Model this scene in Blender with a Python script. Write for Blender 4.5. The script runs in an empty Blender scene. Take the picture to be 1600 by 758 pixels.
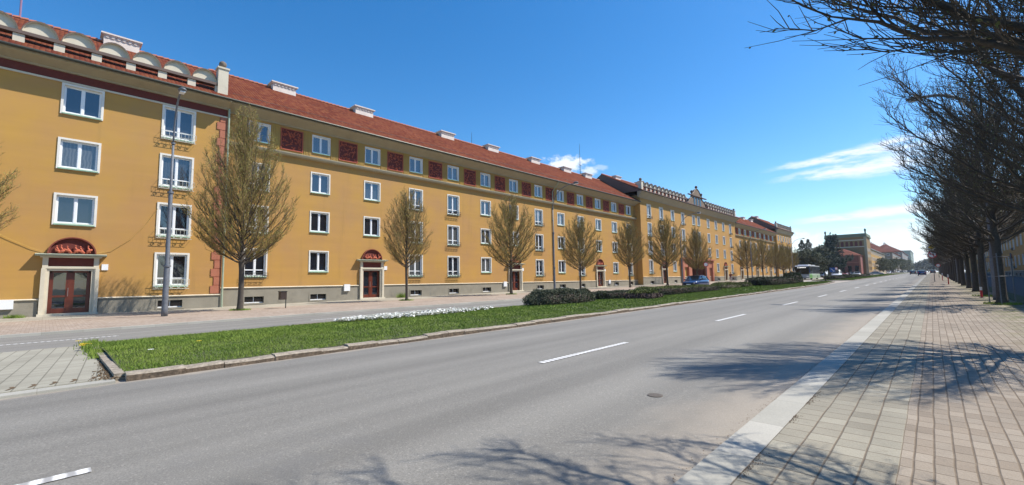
import bpy, bmesh, math, random
from mathutils import Vector, Matrix
R=math.radians; PI=math.pi
S=bpy.context.scene; COL=S.collection
# ---------------------------------------------------------------- camera, sky, sun, exposure
YAW,PITCH,ROLL,F=0.7583,0.0881,-0.01669,690.
cd=bpy.data.cameras.new('camera'); cam=bpy.data.objects.new('camera',cd); COL.objects.link(cam)
cd.sensor_width=36; cd.lens=F*36/1600; cd.clip_start=0.05; cd.clip_end=6000
fw=Vector((-math.sin(YAW)*math.cos(PITCH),math.cos(YAW)*math.cos(PITCH),math.sin(PITCH)))
r0=Vector((math.cos(YAW),math.sin(YAW),0)); u0=r0.cross(fw)
rr=math.cos(ROLL)*r0+math.sin(ROLL)*u0; uu=-math.sin(ROLL)*r0+math.cos(ROLL)*u0
cam.matrix_world=Matrix(((rr.x,uu.x,-fw.x,0),(rr.y,uu.y,-fw.y,0),(rr.z,uu.z,-fw.z,0),(0,0,0,1)))
S.camera=cam
SUN_EL,SUN_AZ=R(51),R(50)      # azimuth measured from +X towards +Y
EXPOSURE=0.36; SKY=0.125; SUNP=5.0
S.view_settings.view_transform='Standard'; S.view_settings.look='None'
S.view_settings.exposure=EXPOSURE; S.view_settings.gamma=1
S.view_settings.use_curve_mapping=False
sl=bpy.data.lights.new('sun','SUN'); sl.energy=SUNP; sl.angle=R(0.5); sl.color=(1,.94,.84)
so=bpy.data.objects.new('sun',sl); COL.objects.link(so)
sd=Vector((math.cos(SUN_EL)*math.cos(SUN_AZ),math.cos(SUN_EL)*math.sin(SUN_AZ),math.sin(SUN_EL)))
so.rotation_euler=sd.to_track_quat('Z','Y').to_euler(); so.location=(20,20,40)
W=bpy.data.worlds.new('World'); S.world=W; W.use_nodes=True
class NT:
    def __init__(s,t): s.t=t; s.n=t.nodes; s.l=t.links
    def new(s,k,**kw):
        n=s.n.new(k)
        for a,b in kw.items(): setattr(n,a,b)
        return n
    def put(s,sock,v):
        if isinstance(v,bpy.types.NodeSocket): s.l.new(v,sock)
        elif v is not None:
            try: sock.default_value=v
            except Exception: sock.default_value=tuple(v)+(1,)
    def m(s,op,a,b=None,c=None,clamp=False):
        n=s.new('ShaderNodeMath',operation=op); n.use_clamp=clamp
        s.put(n.inputs[0],a)
        if b is not None: s.put(n.inputs[1],b)
        if c is not None: s.put(n.inputs[2],c)
        return n.outputs[0]
    def vec(s,x,y,z):
        n=s.new('ShaderNodeCombineXYZ')
        for i,v in enumerate((x,y,z)): s.put(n.inputs[i],v)
        return n.outputs[0]
    def sep(s,v):
        n=s.new('ShaderNodeSeparateXYZ'); s.put(n.inputs[0],v); return n.outputs
    def noise(s,v,scale,detail=3,rough=.5,dist=0):
        n=s.new('ShaderNodeTexNoise'); s.put(n.inputs['Vector'],v)
        n.inputs['Scale'].default_value=scale; n.inputs['Detail'].default_value=detail
        n.inputs['Roughness'].default_value=rough; n.inputs['Distortion'].default_value=dist
        return n.outputs['Fac']
    def wn(s,v):
        n=s.new('ShaderNodeTexWhiteNoise',noise_dimensions='3D'); s.put(n.inputs['Vector'],v); return n.outputs['Value']
    def rng(s,v,a,b,c=0.,d=1.,smooth=False):
        n=s.new('ShaderNodeMapRange'); n.clamp=True
        if smooth: n.interpolation_type='SMOOTHSTEP'
        s.put(n.inputs[0],v)
        for i,x in enumerate((a,b,c,d)): s.put(n.inputs[i+1],x)
        return n.outputs[0]
    def mix(s,f,a,b,mode='MIX'):
        n=s.new('ShaderNodeMix',data_type='RGBA',blend_type=mode)
        s.put(n.inputs[0],f); s.put(n.inputs[6],c4(a)); s.put(n.inputs[7],c4(b)); return n.outputs[2]
    def hsv(s,c,h=.5,sa=1.,v=1.):
        n=s.new('ShaderNodeHueSaturation'); s.put(n.inputs['Color'],c4(c)); s.put(n.inputs['Hue'],h)
        s.put(n.inputs['Saturation'],sa); s.put(n.inputs['Value'],v); return n.outputs[0]
def c4(c):
    return c if isinstance(c,bpy.types.NodeSocket) else (tuple(c)+(1,))[:4]
t=NT(W.node_tree); bg=t.n['Background']; bg.inputs[1].default_value=SKY
sky=t.new('ShaderNodeTexSky',sky_type='NISHITA'); sky.sun_disc=False
sky.sun_elevation=SUN_EL; sky.sun_rotation=R(90)-SUN_AZ
sky.air_density=1.0; sky.dust_density=0.35; sky.ozone_density=2.2; sky.altitude=300
# clouds live in world directions (azimuth / elevation)
dx,dy,dz=t.sep(t.new('ShaderNodeTexCoord').outputs['Generated'])
az=t.m('MULTIPLY',t.m('ARCTAN2',dx,dy),180/PI); el=t.m('MULTIPLY',t.m('ARCSINE',dz),180/PI)
def streak(a0,e0,a1,e1,w0,w1,sc,seed,thr):
    u=t.rng(az,a0,a1)
    ce=t.m('ADD',t.m('MULTIPLY',t.m('SUBTRACT',az,a0),(e1-e0)/(a1-a0)),e0)
    wd=t.m('ADD',t.m('MULTIPLY',u,w1-w0),w0)
    wob=t.m('MULTIPLY',t.m('SUBTRACT',t.noise(t.vec(t.m('MULTIPLY',az,.35),el,seed+9.),1.,3),.5),.9)
    d=t.m('DIVIDE',t.m('ABSOLUTE',t.m('SUBTRACT',t.m('ADD',el,wob),ce)),wd)
    body=t.rng(d,0.25,1.15,1.,0.,True)
    ends=t.m('MULTIPLY',t.rng(az,a0-.5,a0+abs(a1-a0)*.45,0.,1.,True),t.rng(az,a1-1,a1+9,1.,0.,True))
    n=t.noise(t.vec(t.m('MULTIPLY',az,.22),el,seed),sc,6,.62)
    return t.m('MULTIPLY',t.m('MULTIPLY',body,ends),t.rng(n,thr-.12,thr+.22,0.,1.,True))
def puff(a,e,ra,re,seed,pw=1.):
    qx=t.m('DIVIDE',t.m('SUBTRACT',az,a),ra); qy=t.m('DIVIDE',t.m('SUBTRACT',el,e),re)
    r=t.m('SQRT',t.m('ADD',t.m('MULTIPLY',qx,qx),t.m('MULTIPLY',qy,qy)))
    n=t.noise(t.vec(az,t.m('MULTIPLY',el,1.5),seed),.9,6,.6)
    return t.m('MULTIPLY',t.rng(t.m('ADD',r,t.m('MULTIPLY',t.m('SUBTRACT',n,.5),1.9)),.35,1.05,1.,0.,True),pw)
layers=[streak(-13.8,11.9,-2,12.6,.22,1.0,1.6,3.,.40),streak(-13.3,10.7,-2,11.0,.3,1.3,1.5,7.,.38),
 streak(-11.6,5.9,0,6.4,.45,.75,1.3,11.,.30),streak(-6.5,4.9,0,5.3,.15,.3,1.5,17.,.5),
 puff(-36.2,14.9,3.4,1.15,2.),puff(-33.2,13.9,1.7,.75,5.,.75),puff(-31.7,14.2,1.3,.4,8.,.35),
 puff(-10.3,3.6,2.6,1.6,21.,.8)]
# low bank of cloud toward the end of the street
bt=t.m('ADD',t.m('MULTIPLY',t.noise(t.vec(t.m('MULTIPLY',az,.25),0.,31.),1.,4),3.2),
       t.rng(az,-13,-2,.6,3.2))
bn=t.noise(t.vec(t.m('MULTIPLY',az,.3),el,41.),.8,6,.6)
bank=t.m('MULTIPLY',t.rng(t.m('SUBTRACT',el,bt),-1.4,1.0,1.,0.,True),t.rng(bn,.22,.55,.35,.95,True))
bank=t.m('MULTIPLY',bank,t.m('MULTIPLY',t.rng(az,-20,-8,0.,1.,True),t.rng(az,60,90,1.,0.)))
layers.append(bank)
tot=layers[0]
for L_ in layers[1:]: tot=t.m('MAXIMUM',tot,L_)
skc=t.hsv(sky.outputs[0],.5,1.37,1.2)
t.put(bg.inputs[0],t.mix(t.m('MULTIPLY',tot,.93),skc,(6.6,7.0,7.6)))
# ---------------------------------------------------------------- helpers
GS=0.0077
def gz(y,d=0.): return -1.528+GS*min(max(y,-300),430)+d
def tag(o,label=None,cat=None,group=None,kind=None):
    if label: o['label']=label
    if cat: o['category']=cat
    if group: o['group']=group
    if kind: o['kind']=kind
    return o
class MB:
    def __init__(s): s.v=[]; s.f=[]; s.m=[]; s.cm=0; s.smooth=False
    def add(s,vs,fs):
        b=len(s.v); s.v.extend(vs); s.f.extend([tuple(i+b for i in f) for f in fs]); s.m.extend([s.cm]*len(fs))
    def box(s,x0,x1,y0,y1,z0,z1):
        s.add([(x0,y0,z0),(x1,y0,z0),(x1,y1,z0),(x0,y1,z0),(x0,y0,z1),(x1,y0,z1),(x1,y1,z1),(x0,y1,z1)],
              [(0,3,2,1),(4,5,6,7),(0,1,5,4),(1,2,6,5),(2,3,7,6),(3,0,4,7)])
    def obox(s,c,sz,rot):
        hx,hy,hz=sz[0]/2,sz[1]/2,sz[2]/2; c=Vector(c)
        p=[c+rot@Vector((a*hx,b*hy,d*hz)) for d in(-1,1) for a,b in((-1,-1),(1,-1),(1,1),(-1,1))]
        s.add([tuple(q) for q in p],[(0,3,2,1),(4,5,6,7),(0,1,5,4),(1,2,6,5),(2,3,7,6),(3,0,4,7)])
    def quad(s,a,b,c,d): s.add([a,b,c,d],[(0,1,2,3)])
    def poly(s,pts): s.add(pts,[tuple(range(len(pts)))])
    def prism(s,prof,axis,a0,a1):
        """closed profile (p,q) extruded along axis ('y': p=x,q=z; 'x': p=y,q=z; 'z': p=x,q=y)"""
        f={'y':lambda p,q,a:(p,a,q),'x':lambda p,q,a:(a,p,q),'z':lambda p,q,a:(p,q,a)}[axis]
        n=len(prof); vs=[f(p,q,a0) for p,q in prof]+[f(p,q,a1) for p,q in prof]
        fs=[(i,(i+1)%n,n+(i+1)%n,n+i) for i in range(n)]+[tuple(reversed(range(n))),tuple(range(n,2*n))]
        s.add(vs,fs)
    def tube(s,pts,rad,n=6,cap=True):
        k=len(pts); P=[Vector(p) for p in pts]; vs=[]; prev=None
        for i in range(k):
            d=(P[min(i+1,k-1)]-P[max(i-1,0)])
            if d.length<1e-9: d=Vector((0,0,1))
            d.normalize()
            if prev is None: a=d.cross(Vector((0,0,1)) if abs(d.z)<.9 else Vector((1,0,0)))
            else: a=prev-d*prev.dot(d)
            if a.length<1e-6: a=d.orthogonal()
            a.normalize(); prev=a; b=d.cross(a); r=rad[i] if hasattr(rad,'__len__') else rad
            for j in range(n):
                c,q=math.cos(2*PI*j/n)*r,math.sin(2*PI*j/n)*r
                vs.append((P[i].x+a.x*c+b.x*q,P[i].y+a.y*c+b.y*q,P[i].z+a.z*c+b.z*q))
        fs=[(i*n+j,i*n+(j+1)%n,(i+1)*n+(j+1)%n,(i+1)*n+j) for i in range(k-1) for j in range(n)]
        if cap: fs+=[tuple(reversed(range(n))),tuple((k-1)*n+j for j in range(n))]
        s.add(vs,fs)
    def lathe(s,prof,c=(0,0,0),n=12):
        vs=[(c[0]+r*math.cos(2*PI*j/n),c[1]+r*math.sin(2*PI*j/n),c[2]+z) for r,z in prof for j in range(n)]
        k=len(prof); fs=[(i*n+j,i*n+(j+1)%n,(i+1)*n+(j+1)%n,(i+1)*n+j) for i in range(k-1) for j in range(n)]
        fs+=[tuple(reversed(range(n))),tuple((k-1)*n+j for j in range(n))]
        s.add(vs,fs)
    def build(s,name,mats,parent=None,loc=(0,0,0),smooth=False,shift=(0,0,0)):
        me=bpy.data.meshes.new(name)
        v=s.v if shift==(0,0,0) else [(a-shift[0],b-shift[1],c-shift[2]) for a,b,c in s.v]
        me.from_pydata(v,[],s.f); mats=mats if isinstance(mats,(list,tuple)) else [mats]
        for m in mats: me.materials.append(m)
        if len(mats)>1: me.polygons.foreach_set('material_index',s.m)
        if smooth or s.smooth: me.polygons.foreach_set('use_smooth',[True]*len(me.polygons))
        me.update(); o=bpy.data.objects.new(name,me); COL.objects.link(o); o.location=loc
        if parent: o.parent=parent
        return o
def empty(name,loc,rz=0.):
    o=bpy.data.objects.new(name,None); COL.objects.link(o); o.location=loc; o.rotation_euler=(0,0,rz); o.empty_display_size=.3; return o
def copy_tree(o,parent=None):
    c=o.copy(); COL.objects.link(c)
    if parent: c.parent=parent
    for ch in [x for x in KIDS.get(o.name,[])]:
        copy_tree(ch,c)
    return c
KIDS={}
def kids(o,*ch):
    KIDS.setdefault(o.name,[]).extend(ch); return o
# ---------------------------------------------------------------- materials
def principled(name):
    m=bpy.data.materials.new(name); m.use_nodes=True; return m,NT(m.node_tree),m.node_tree.nodes['Principled BSDF']
def mat(name,col,rough=.8,var=.12,scale=3.,fine=0.,bump=0.,bscale=60.,metal=0.,spec=.5,stain=0.,staincol=(.1,.09,.07),ior=None,coat=0.,coords='pos'):
    m,t,b=principled(name)
    v=t.new('ShaderNodeNewGeometry').outputs['Position']
    if coords=='obj': v=t.new('ShaderNodeTexCoord').outputs['Object']
    c=c4(col)
    n=t.noise(v,scale,4,.6)
    c=t.hsv(c,.5,1.,t.rng(n,.25,.75,1-var,1+var))
    if fine: c=t.hsv(c,.5,1.,t.rng(t.noise(v,bscale,2,.7),.25,.75,1-fine,1+fine))
    if stain: c=t.mix(t.m('MULTIPLY',t.rng(t.noise(v,scale*.6,6,.7),.52,.72,0.,1.,True),stain),c,staincol)
    t.put(b.inputs['Base Color'],c)
    b.inputs['Roughness'].default_value=rough; b.inputs['Metallic'].default_value=metal
    b.inputs['Specular IOR Level'].default_value=spec
    if ior: b.inputs['IOR'].default_value=ior
    if coat: b.inputs['Coat Weight'].default_value=coat; b.inputs['Coat Roughness'].default_value=.05
    if bump:
        bn=t.new('ShaderNodeBump'); bn.inputs['Strength'].default_value=bump; bn.inputs['Distance'].default_value=.01
        t.put(bn.inputs['Height'],t.noise(v,bscale,4,.6)); t.put(b.inputs['Normal'],bn.outputs[0])
    return m
M={}
def facade_mat(name,col):
    m,t,b=principled(name); v=t.new('ShaderNodeNewGeometry').outputs['Position']; x,y,z=t.sep(v)
    n=t.noise(v,.5,5,.6); c=t.hsv(col,t.rng(n,.2,.8,.492,.506),t.rng(n,.2,.8,.93,1.05),t.rng(n,.25,.75,.93,1.05))
    band=t.noise(t.vec(t.m('MULTIPLY',y,.15),0.,t.m('MULTIPLY',z,2.2)),1.,5,.6)      # trowel bands
    c=t.hsv(c,.5,1.,t.rng(band,.3,.7,.955,1.04))
    run=t.noise(t.vec(t.m('MULTIPLY',y,1.6),x,t.m('MULTIPLY',z,.12)),1.,6,.65)        # rain runs
    c=t.mix(t.rng(t.noise(v,.22,6,.7),.55,.68,0.,.16,True),c,(.40,.27,.12))
    c=t.mix(t.m('MULTIPLY',t.rng(t.m('ADD',z,t.m('MULTIPLY',t.noise(v,1.2,5,.7),1.6)),1.4,-.2,0.,.35,True),1.),c,(.25,.17,.09))
    c=t.mix(t.rng(run,.54,.78,0.,.34,True),c,(.24,.15,.06))
    c=t.hsv(c,.5,1.,t.rng(t.noise(v,25.,3,.7),.25,.75,.95,1.05))
    t.put(b.inputs['Base Color'],c); b.inputs['Roughness'].default_value=.92; b.inputs['Specular IOR Level'].default_value=.2
    bn=t.new('ShaderNodeBump'); bn.inputs['Strength'].default_value=.35; bn.inputs['Distance'].default_value=.01
    t.put(bn.inputs['Height'],t.noise(v,35.,5,.7)); t.put(b.inputs['Normal'],bn.outputs[0])
    return m
M['ochre']=facade_mat('ochre render',(.48,.272,.085))
M['ochre_d']=facade_mat('ochre trim',(.50,.33,.10))
M['cream']=mat('cream plaster',(.62,.56,.44),.85,.08,1.5,.05,.3,40,stain=.25,staincol=(.3,.26,.2))
M['white']=mat('white plaster',(.74,.71,.64),.8,.06,2,.04,.2,40,stain=.15,staincol=(.4,.36,.3))
M['beige']=mat('beige cornice',(.37,.32,.215),.85,.08,1.2,.05,.2,30,stain=.2,staincol=(.22,.18,.11))
M['upvc']=mat('white window frame',(.82,.83,.84),.35,.03,3)
M['sill']=mat('green copper sill',(.20,.36,.25),.6,.15,4)
M['canopy']=mat('pale green canopy sheet',(.42,.47,.38),.6,.1,4)
M['maroon']=mat('maroon terracotta',(.135,.026,.018),.8,.15,5,.08,.5,30)
M['hood']=mat('dull red arch hood',(.20,.05,.03),.85,.2,6,.1,.4,40)
M['relief']=mat('terracotta relief',(.48,.12,.065),.8,.2,6,.1,.6,40)
M['quoin']=mat('pink rusticated stone',(.40,.145,.085),.85,.12,2.5,.06,.3,40)
M['quoinj']=mat('red mortar bed',(.36,.12,.07),.9,.1,3)
M['plinth']=mat('grey scraped plinth render',(.27,.245,.195),.95,.12,1.3,.10,.6,50,stain=.5,staincol=(.15,.13,.10))
M['metal_green']=mat('painted green pipe',(.32,.38,.28),.5,.1,3)
M['gutter']=mat('dark sheet metal',(.045,.05,.04),.5,.1,3,metal=.3)
M['brownmetal']=mat('brown sheet capping',(.13,.085,.065),.6,.1,3)
M['iron']=mat('dark wrought iron',(.03,.035,.03),.6,.1,3)
M['iron_l']=mat('light painted iron',(.6,.62,.56),.6,.1,3)
M['door']=mat('varnished red brown door',(.13,.028,.014),.35,.2,7,.1)
M['chimney']=mat('pale chimney render',(.72,.63,.56),.9,.1,2,.06,.3,30)
M['galv']=mat('weathered galvanised steel',(.15,.16,.18),.6,.22,9,.15,metal=.2)
M['lampgrey']=mat('grey lamp housing',(.13,.135,.14),.4,.1,4)
M['bark']=mat('dark grey bark',(.075,.062,.05),.95,.3,14,.2,.8,40)
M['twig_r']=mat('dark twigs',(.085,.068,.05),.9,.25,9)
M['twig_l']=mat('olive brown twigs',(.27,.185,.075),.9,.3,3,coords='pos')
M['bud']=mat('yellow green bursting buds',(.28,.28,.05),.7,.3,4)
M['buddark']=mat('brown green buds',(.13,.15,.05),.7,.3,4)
M['needle']=mat('dark conifer needles',(.018,.035,.02),.9,.35,1.5)
M['farleaf']=mat('olive spring foliage',(.075,.08,.035),.9,.35,.8)
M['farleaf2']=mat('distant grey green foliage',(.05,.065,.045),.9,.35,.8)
def glass_mat(name,base,f0=2.0,rough=.02):
    m,t,b=principled(name); v=t.new('ShaderNodeNewGeometry').outputs['Position']
    oi=t.new('ShaderNodeObjectInfo').outputs['Random']; x,y,z=t.sep(t.new('ShaderNodeTexCoord').outputs['Object'])
    # net curtains behind some of the panes: soft vertical folds
    fold=t.rng(t.m('SINE',t.m('ADD',t.m('MULTIPLY',y,42.),t.m('MULTIPLY',t.noise(v,3.,2),9.))),-1,1,.5,1.)
    full=t.m('MULTIPLY',t.m('GREATER_THAN',oi,.38),t.m('LESS_THAN',oi,.62))
    half=t.m('MULTIPLY',t.m('MULTIPLY',t.m('GREATER_THAN',oi,.62),t.m('LESS_THAN',oi,.8)),t.m('LESS_THAN',z,t.m('MULTIPLY',t.m('SUBTRACT',oi,.7),3.)))
    blind=t.m('MULTIPLY',t.m('MULTIPLY',t.m('GREATER_THAN',oi,.8),1.6),t.m('GREATER_THAN',z,t.m('MULTIPLY',t.m('SUBTRACT',oi,.86),5.)))
    cur=t.m('MULTIPLY',t.m('ADD',t.m('ADD',full,half),blind),fold)
    c=t.mix(t.m('MULTIPLY',cur,t.rng(t.m('FRACT',t.m('MULTIPLY',oi,37.)),.25,1.,.03,.5)),base,(.26,.27,.26))
    t.put(b.inputs['Base Color'],c); b.inputs['Roughness'].default_value=rough; b.inputs['IOR'].default_value=f0
    bn=t.new('ShaderNodeBump'); bn.inputs['Strength'].default_value=.05; bn.inputs['Distance'].default_value=.02
    t.put(bn.inputs['Height'],t.noise(v,1.7,2)); t.put(b.inputs['Normal'],bn.outputs[0])
    return m
M['glass']=glass_mat('window glass',(.010,.013,.022),2.1)
M['carglass']=mat('tinted car glass',(.01,.012,.014),.05,.02,1,ior=1.6)
M['tyre']=mat('black rubber',(.015,.015,.015),.85,.1,5)
M['rim']=mat('silver alloy rim',(.5,.5,.52),.35,.05,5,metal=.8)
M['lens']=mat('clear lamp lens',(.75,.78,.8),.15,.02,3)
M['redlens']=mat('red lamp lens',(.5,.02,.015),.2,.02,3)
M['plastic']=mat('black plastic trim',(.025,.025,.027),.6,.05,3)
def tile_mat(name,col):
    m,t,b=principled(name); v=t.new('ShaderNodeNewGeometry').outputs['Position']; x,y,z=t.sep(v)
    v2=t.m('MULTIPLY',z,1.83); row=t.m('FLOOR',t.m('DIVIDE',v2,.34)); fr=t.m('FRACT',t.m('DIVIDE',v2,.34))
    u=t.m('DIVIDE',y,.22); cell=t.m('FLOOR',u); fu=t.m('FRACT',u)
    rnd=t.wn(t.vec(cell,row,1.))
    c=t.hsv(col,t.rng(rnd,0,1,.490,.508),1.,t.rng(rnd,0,1,.74,1.2))
    c=t.hsv(c,.5,1.,t.rng(t.noise(v,.35,4,.6),.3,.7,.84,1.12))
    c=t.mix(t.rng(t.noise(v,2.2,5,.7),.58,.78,0.,.4),c,(.12,.055,.035))
    edge=t.m('MAXIMUM',t.rng(fr,.86,.97),t.rng(t.m('ABSOLUTE',t.m('SUBTRACT',fu,.5)),.42,.49))
    c=t.mix(t.m('MULTIPLY',edge,.55),c,(.06,.02,.015))
    t.put(b.inputs['Base Color'],c); b.inputs['Roughness'].default_value=1.; b.inputs['Specular IOR Level'].default_value=.06
    hgt=t.m('ADD',t.m('MULTIPLY',t.m('SUBTRACT',1.,fr),.6),t.m('SINE',t.m('MULTIPLY',fu,PI)))
    bn=t.new('ShaderNodeBump'); bn.inputs['Strength'].default_value=.7; bn.inputs['Distance'].default_value=.035
    t.put(bn.inputs['Height'],hgt); t.put(b.inputs['Normal'],bn.outputs[0])
    return m
M['tile']=tile_mat('terracotta roof tiles',(.165,.050,.027))
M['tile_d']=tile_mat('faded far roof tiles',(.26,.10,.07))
def paver_mat(name):
    """right pavement: pale 22 cm slabs by the kerb, then small reddish setts"""
    m,t,b=principled(name); v=t.new('ShaderNodeNewGeometry').outputs['Position']; x,y,z=t.sep(v)
    wob=t.m('MULTIPLY',t.m('SUBTRACT',t.noise(v,1.3,2),.5),.025); x=t.m('ADD',x,wob)
    isg=t.m('LESS_THAN',x,-.29)
    sw=t.m('ADD',t.m('MULTIPLY',isg,.215-.117),.117)
    ux=t.m('DIVIDE',t.m('ADD',x,1.15),sw); fx=t.m('FRACT',ux); cx=t.m('FLOOR',ux)
    yo=t.m('ADD',y,t.m('MULTIPLY',t.wn(t.vec(cx,isg,4.)),.02))
    uy=t.m('DIVIDE',yo,.208); fy=t.m('FRACT',uy); cy=t.m('FLOOR',uy)
    rnd=t.wn(t.vec(cx,cy,isg)); rnd2=t.wn(t.vec(cy,cx,7.))
    grey=t.mix(rnd2,(.265,.24,.19),(.325,.30,.24)); red=t.mix(rnd2,(.275,.225,.175),(.33,.28,.225))
    c=t.mix(isg,red,grey); c=t.hsv(c,.5,1.,t.rng(rnd,0,1,.90,1.09))
    c=t.hsv(c,.5,1.,t.rng(t.noise(v,.7,5,.65),.3,.7,.80,1.12))
    c=t.mix(t.rng(t.noise(v,4.5,6,.75),.56,.74,0.,.5,True),c,(.2,.17,.14))
    c=t.hsv(c,.5,1.,t.rng(t.noise(v,90.,3,.7),.3,.7,.86,1.12))
    ex=t.m('ABSOLUTE',t.m('SUBTRACT',fx,.5)); ey=t.m('ABSOLUTE',t.m('SUBTRACT',fy,.5))
    jx=t.rng(t.m('MULTIPLY',t.m('SUBTRACT',.5,ex),sw),.003,.010,1.,0.); jy=t.rng(ey,.462,.49,0.,.95)
    j=t.m('MAXIMUM',jx,jy); j=t.m('MULTIPLY',j,t.rng(t.noise(v,7.,4,.7),.2,.5,.5,1.))
    c=t.mix(t.m('MULTIPLY',j,.85),c,(.15,.112,.078))
    moss=t.m('MULTIPLY',t.rng(x,.9,1.9),t.rng(t.noise(v,1.6,5,.7),.4,.62,0.,.8,True))
    c=t.mix(moss,c,(.13,.14,.05))
    t.put(b.inputs['Base Color'],c); b.inputs['Roughness'].default_value=.9; b.inputs['Specular IOR Level'].default_value=.25
    bn=t.new('ShaderNodeBump'); bn.inputs['Strength'].default_value=.6; bn.inputs['Distance'].default_value=.01
    t.put(bn.inputs['Height'],t.m('ADD',t.m('MULTIPLY',j,-1.),t.m('MULTIPLY',t.noise(v,60.,3),.5))); t.put(b.inputs['Normal'],bn.outputs[0])
    return m
def grid_mat(name,ca,cb,sx,sy,joint,jw=.05,ang=0.,jx=1.,jy=1.,ox=0.):
    m,t,b=principled(name); v=t.new('ShaderNodeNewGeometry').outputs['Position']; x,y,z=t.sep(v)
    y=t.m('ADD',y,t.m('MULTIPLY',x,ang)); x=t.m('ADD',x,ox)
    uy=t.m('DIVIDE',y,sy); cy=t.m('FLOOR',uy); fy=t.m('FRACT',uy)
    ux=t.m('DIVIDE',x,sx); cx=t.m('FLOOR',ux); fx=t.m('FRACT',ux)
    r=t.wn(t.vec(cx,cy,1.)); c=t.mix(r,ca,cb); c=t.hsv(c,.5,1.,t.rng(t.noise(v,.6,5,.6),.3,.7,.86,1.1))
    c=t.hsv(c,.5,1.,t.rng(t.noise(v,60.,3,.7),.3,.7,.9,1.1))
    e1=t.rng(t.m('ABSOLUTE',t.m('SUBTRACT',fx,.5)),.5-jw/sx,.5,0.,jx); e2=t.rng(t.m('ABSOLUTE',t.m('SUBTRACT',fy,.5)),.5-jw/sy,.5,0.,jy)
    c=t.mix(t.m('MULTIPLY',t.m('MAXIMUM',e1,e2),.85),c,joint)
    t.put(b.inputs['Base Color'],c); b.inputs['Roughness'].default_value=.9; b.inputs['Specular IOR Level'].default_value=.25
    return m
def asphalt_mat(name,base=.23,dusty=True):
    m,t,b=principled(name); v=t.new('ShaderNodeNewGeometry').outputs['Position']; x,y,z=t.sep(v)
    g=t.noise(t.vec(t.m('MULTIPLY',x,1.),t.m('MULTIPLY',y,.25),z),.7,6,.65)
    c=t.mix(g,(base*.90,base*.85,base*.755),(base*1.16,base*1.10,base*.98))
    agg=t.noise(v,75.,3,.8); c=t.hsv(c,.5,1.,t.rng(agg,.3,.7,.66,1.34))
    vor=t.new('ShaderNodeTexVoronoi'); vor.inputs['Scale'].default_value=55; t.put(vor.inputs['Vector'],v)
    vr=t.wn(t.vec(*[t.m('FLOOR',t.m('MULTIPLY',q,60.)) for q in (x,y,0.)]))
    c=t.mix(t.rng(vr,.93,.98,0.,.28),c,(.45,.42,.37))
    c=t.mix(t.m('MULTIPLY',t.rng(vor.outputs['Distance'],.0,.35,.3,0.),1.),c,(.08,.08,.08))
    # wheel tracks: a little paler, oil line a little darker
    tr=t.noise(t.vec(t.m('MULTIPLY',x,1.1),t.m('MULTIPLY',y,.02),3.),1.,3,.5)
    c=t.hsv(c,.5,1.,t.rng(tr,.32,.68,.80,1.14))
    c=t.mix(t.rng(t.noise(v,.28,6,.72),.56,.72,0.,.35,True),c,(.17,.165,.16))
    c=t.mix(t.rng(t.noise(v,3.1,6,.8),.62,.74,0.,.4,True),c,(.33,.31,.28))
    if dusty:
        d1=t.rng(t.m('ADD',x,t.m('MULTIPLY',t.noise(v,.9,4,.6),1.1)),-1.95,-.95,0.,1.,True)
        d2=t.rng(t.m('ADD',x,t.m('MULTIPLY',t.noise(v,.9,4,.6),-.7)),-9.75,-10.0,0.,1.,True)
        c=t.mix(t.m('MULTIPLY',t.m('MAXIMUM',d1,d2),.55),c,t.hsv((.42,.355,.28),.5,1.,t.rng(t.noise(v,80.,3,.8),.3,.7,.8,1.2)))
    t.put(b.inputs['Base Color'],c); b.inputs['Roughness'].default_value=.82; b.inputs['Specular IOR Level'].default_value=.35
    bn=t.new('ShaderNodeBump'); bn.inputs['Strength'].default_value=.55; bn.inputs['Distance'].default_value=.006
    t.put(bn.inputs['Height'],t.noise(v,110.,3,.7)); t.put(b.inputs['Normal'],bn.outputs[0])
    return m
M['asphalt']=asphalt_mat('worn grey asphalt',.205)
M['asphalt2']=asphalt_mat('side road asphalt',.22,False)
M['asphalt_d']=mat('dark path asphalt',(.09,.09,.09),.9,.15,1,.15,.3,60)
M['paver']=paver_mat('pavement setts')
M['pav_pink']=grid_mat('pinkish pavers',(.32,.25,.195),(.40,.33,.27),.2,.1,(.18,.13,.10),.006)
M['pav_grey']=grid_mat('pale concrete slabs',(.34,.31,.25),(.40,.37,.30),.5,.5,(.22,.19,.15),.012)
M['pav_cross']=grid_mat('pale crossing pavers',(.30,.28,.225),(.36,.34,.275),.1,.225,(.09,.08,.06),.014,.087,.35,1.)
M['kerb_l']=grid_mat('pale granite kerb',(.36,.345,.30),(.44,.42,.37),5.,1.0,(.2,.18,.15),.006)
M['kerb_old']=mat('old rough granite kerb',(.30,.255,.20),.95,.35,7,.3,1.,22,stain=.5,staincol=(.1,.075,.05))
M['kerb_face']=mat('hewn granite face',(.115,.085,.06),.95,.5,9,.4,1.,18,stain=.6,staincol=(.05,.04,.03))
M['soil']=mat('grass soil',(.075,.085,.03),.95,.4,3,.3,.5,40)
M['ground']=mat('far ground',(.13,.14,.08),.95,.3,.05,.1)
def paint_mat():
    m,t,b=principled('worn road paint'); v=t.new('ShaderNodeNewGeometry').outputs['Position']; x,y,z=t.sep(v)
    w=t.m('SINE',t.m('MULTIPLY',y,48.)); n=t.noise(v,22.,4,.7)
    f=t.m('MULTIPLY',t.rng(t.m('ADD',t.m('MULTIPLY',w,.45),n),.1,.75,.10,1.,True),1.)
    t.put(b.inputs['Base Color'],t.mix(f,(.3,.29,.28),(.78,.77,.74))); b.inputs['Roughness'].default_value=.7; return m
M['paint']=paint_mat()
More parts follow.
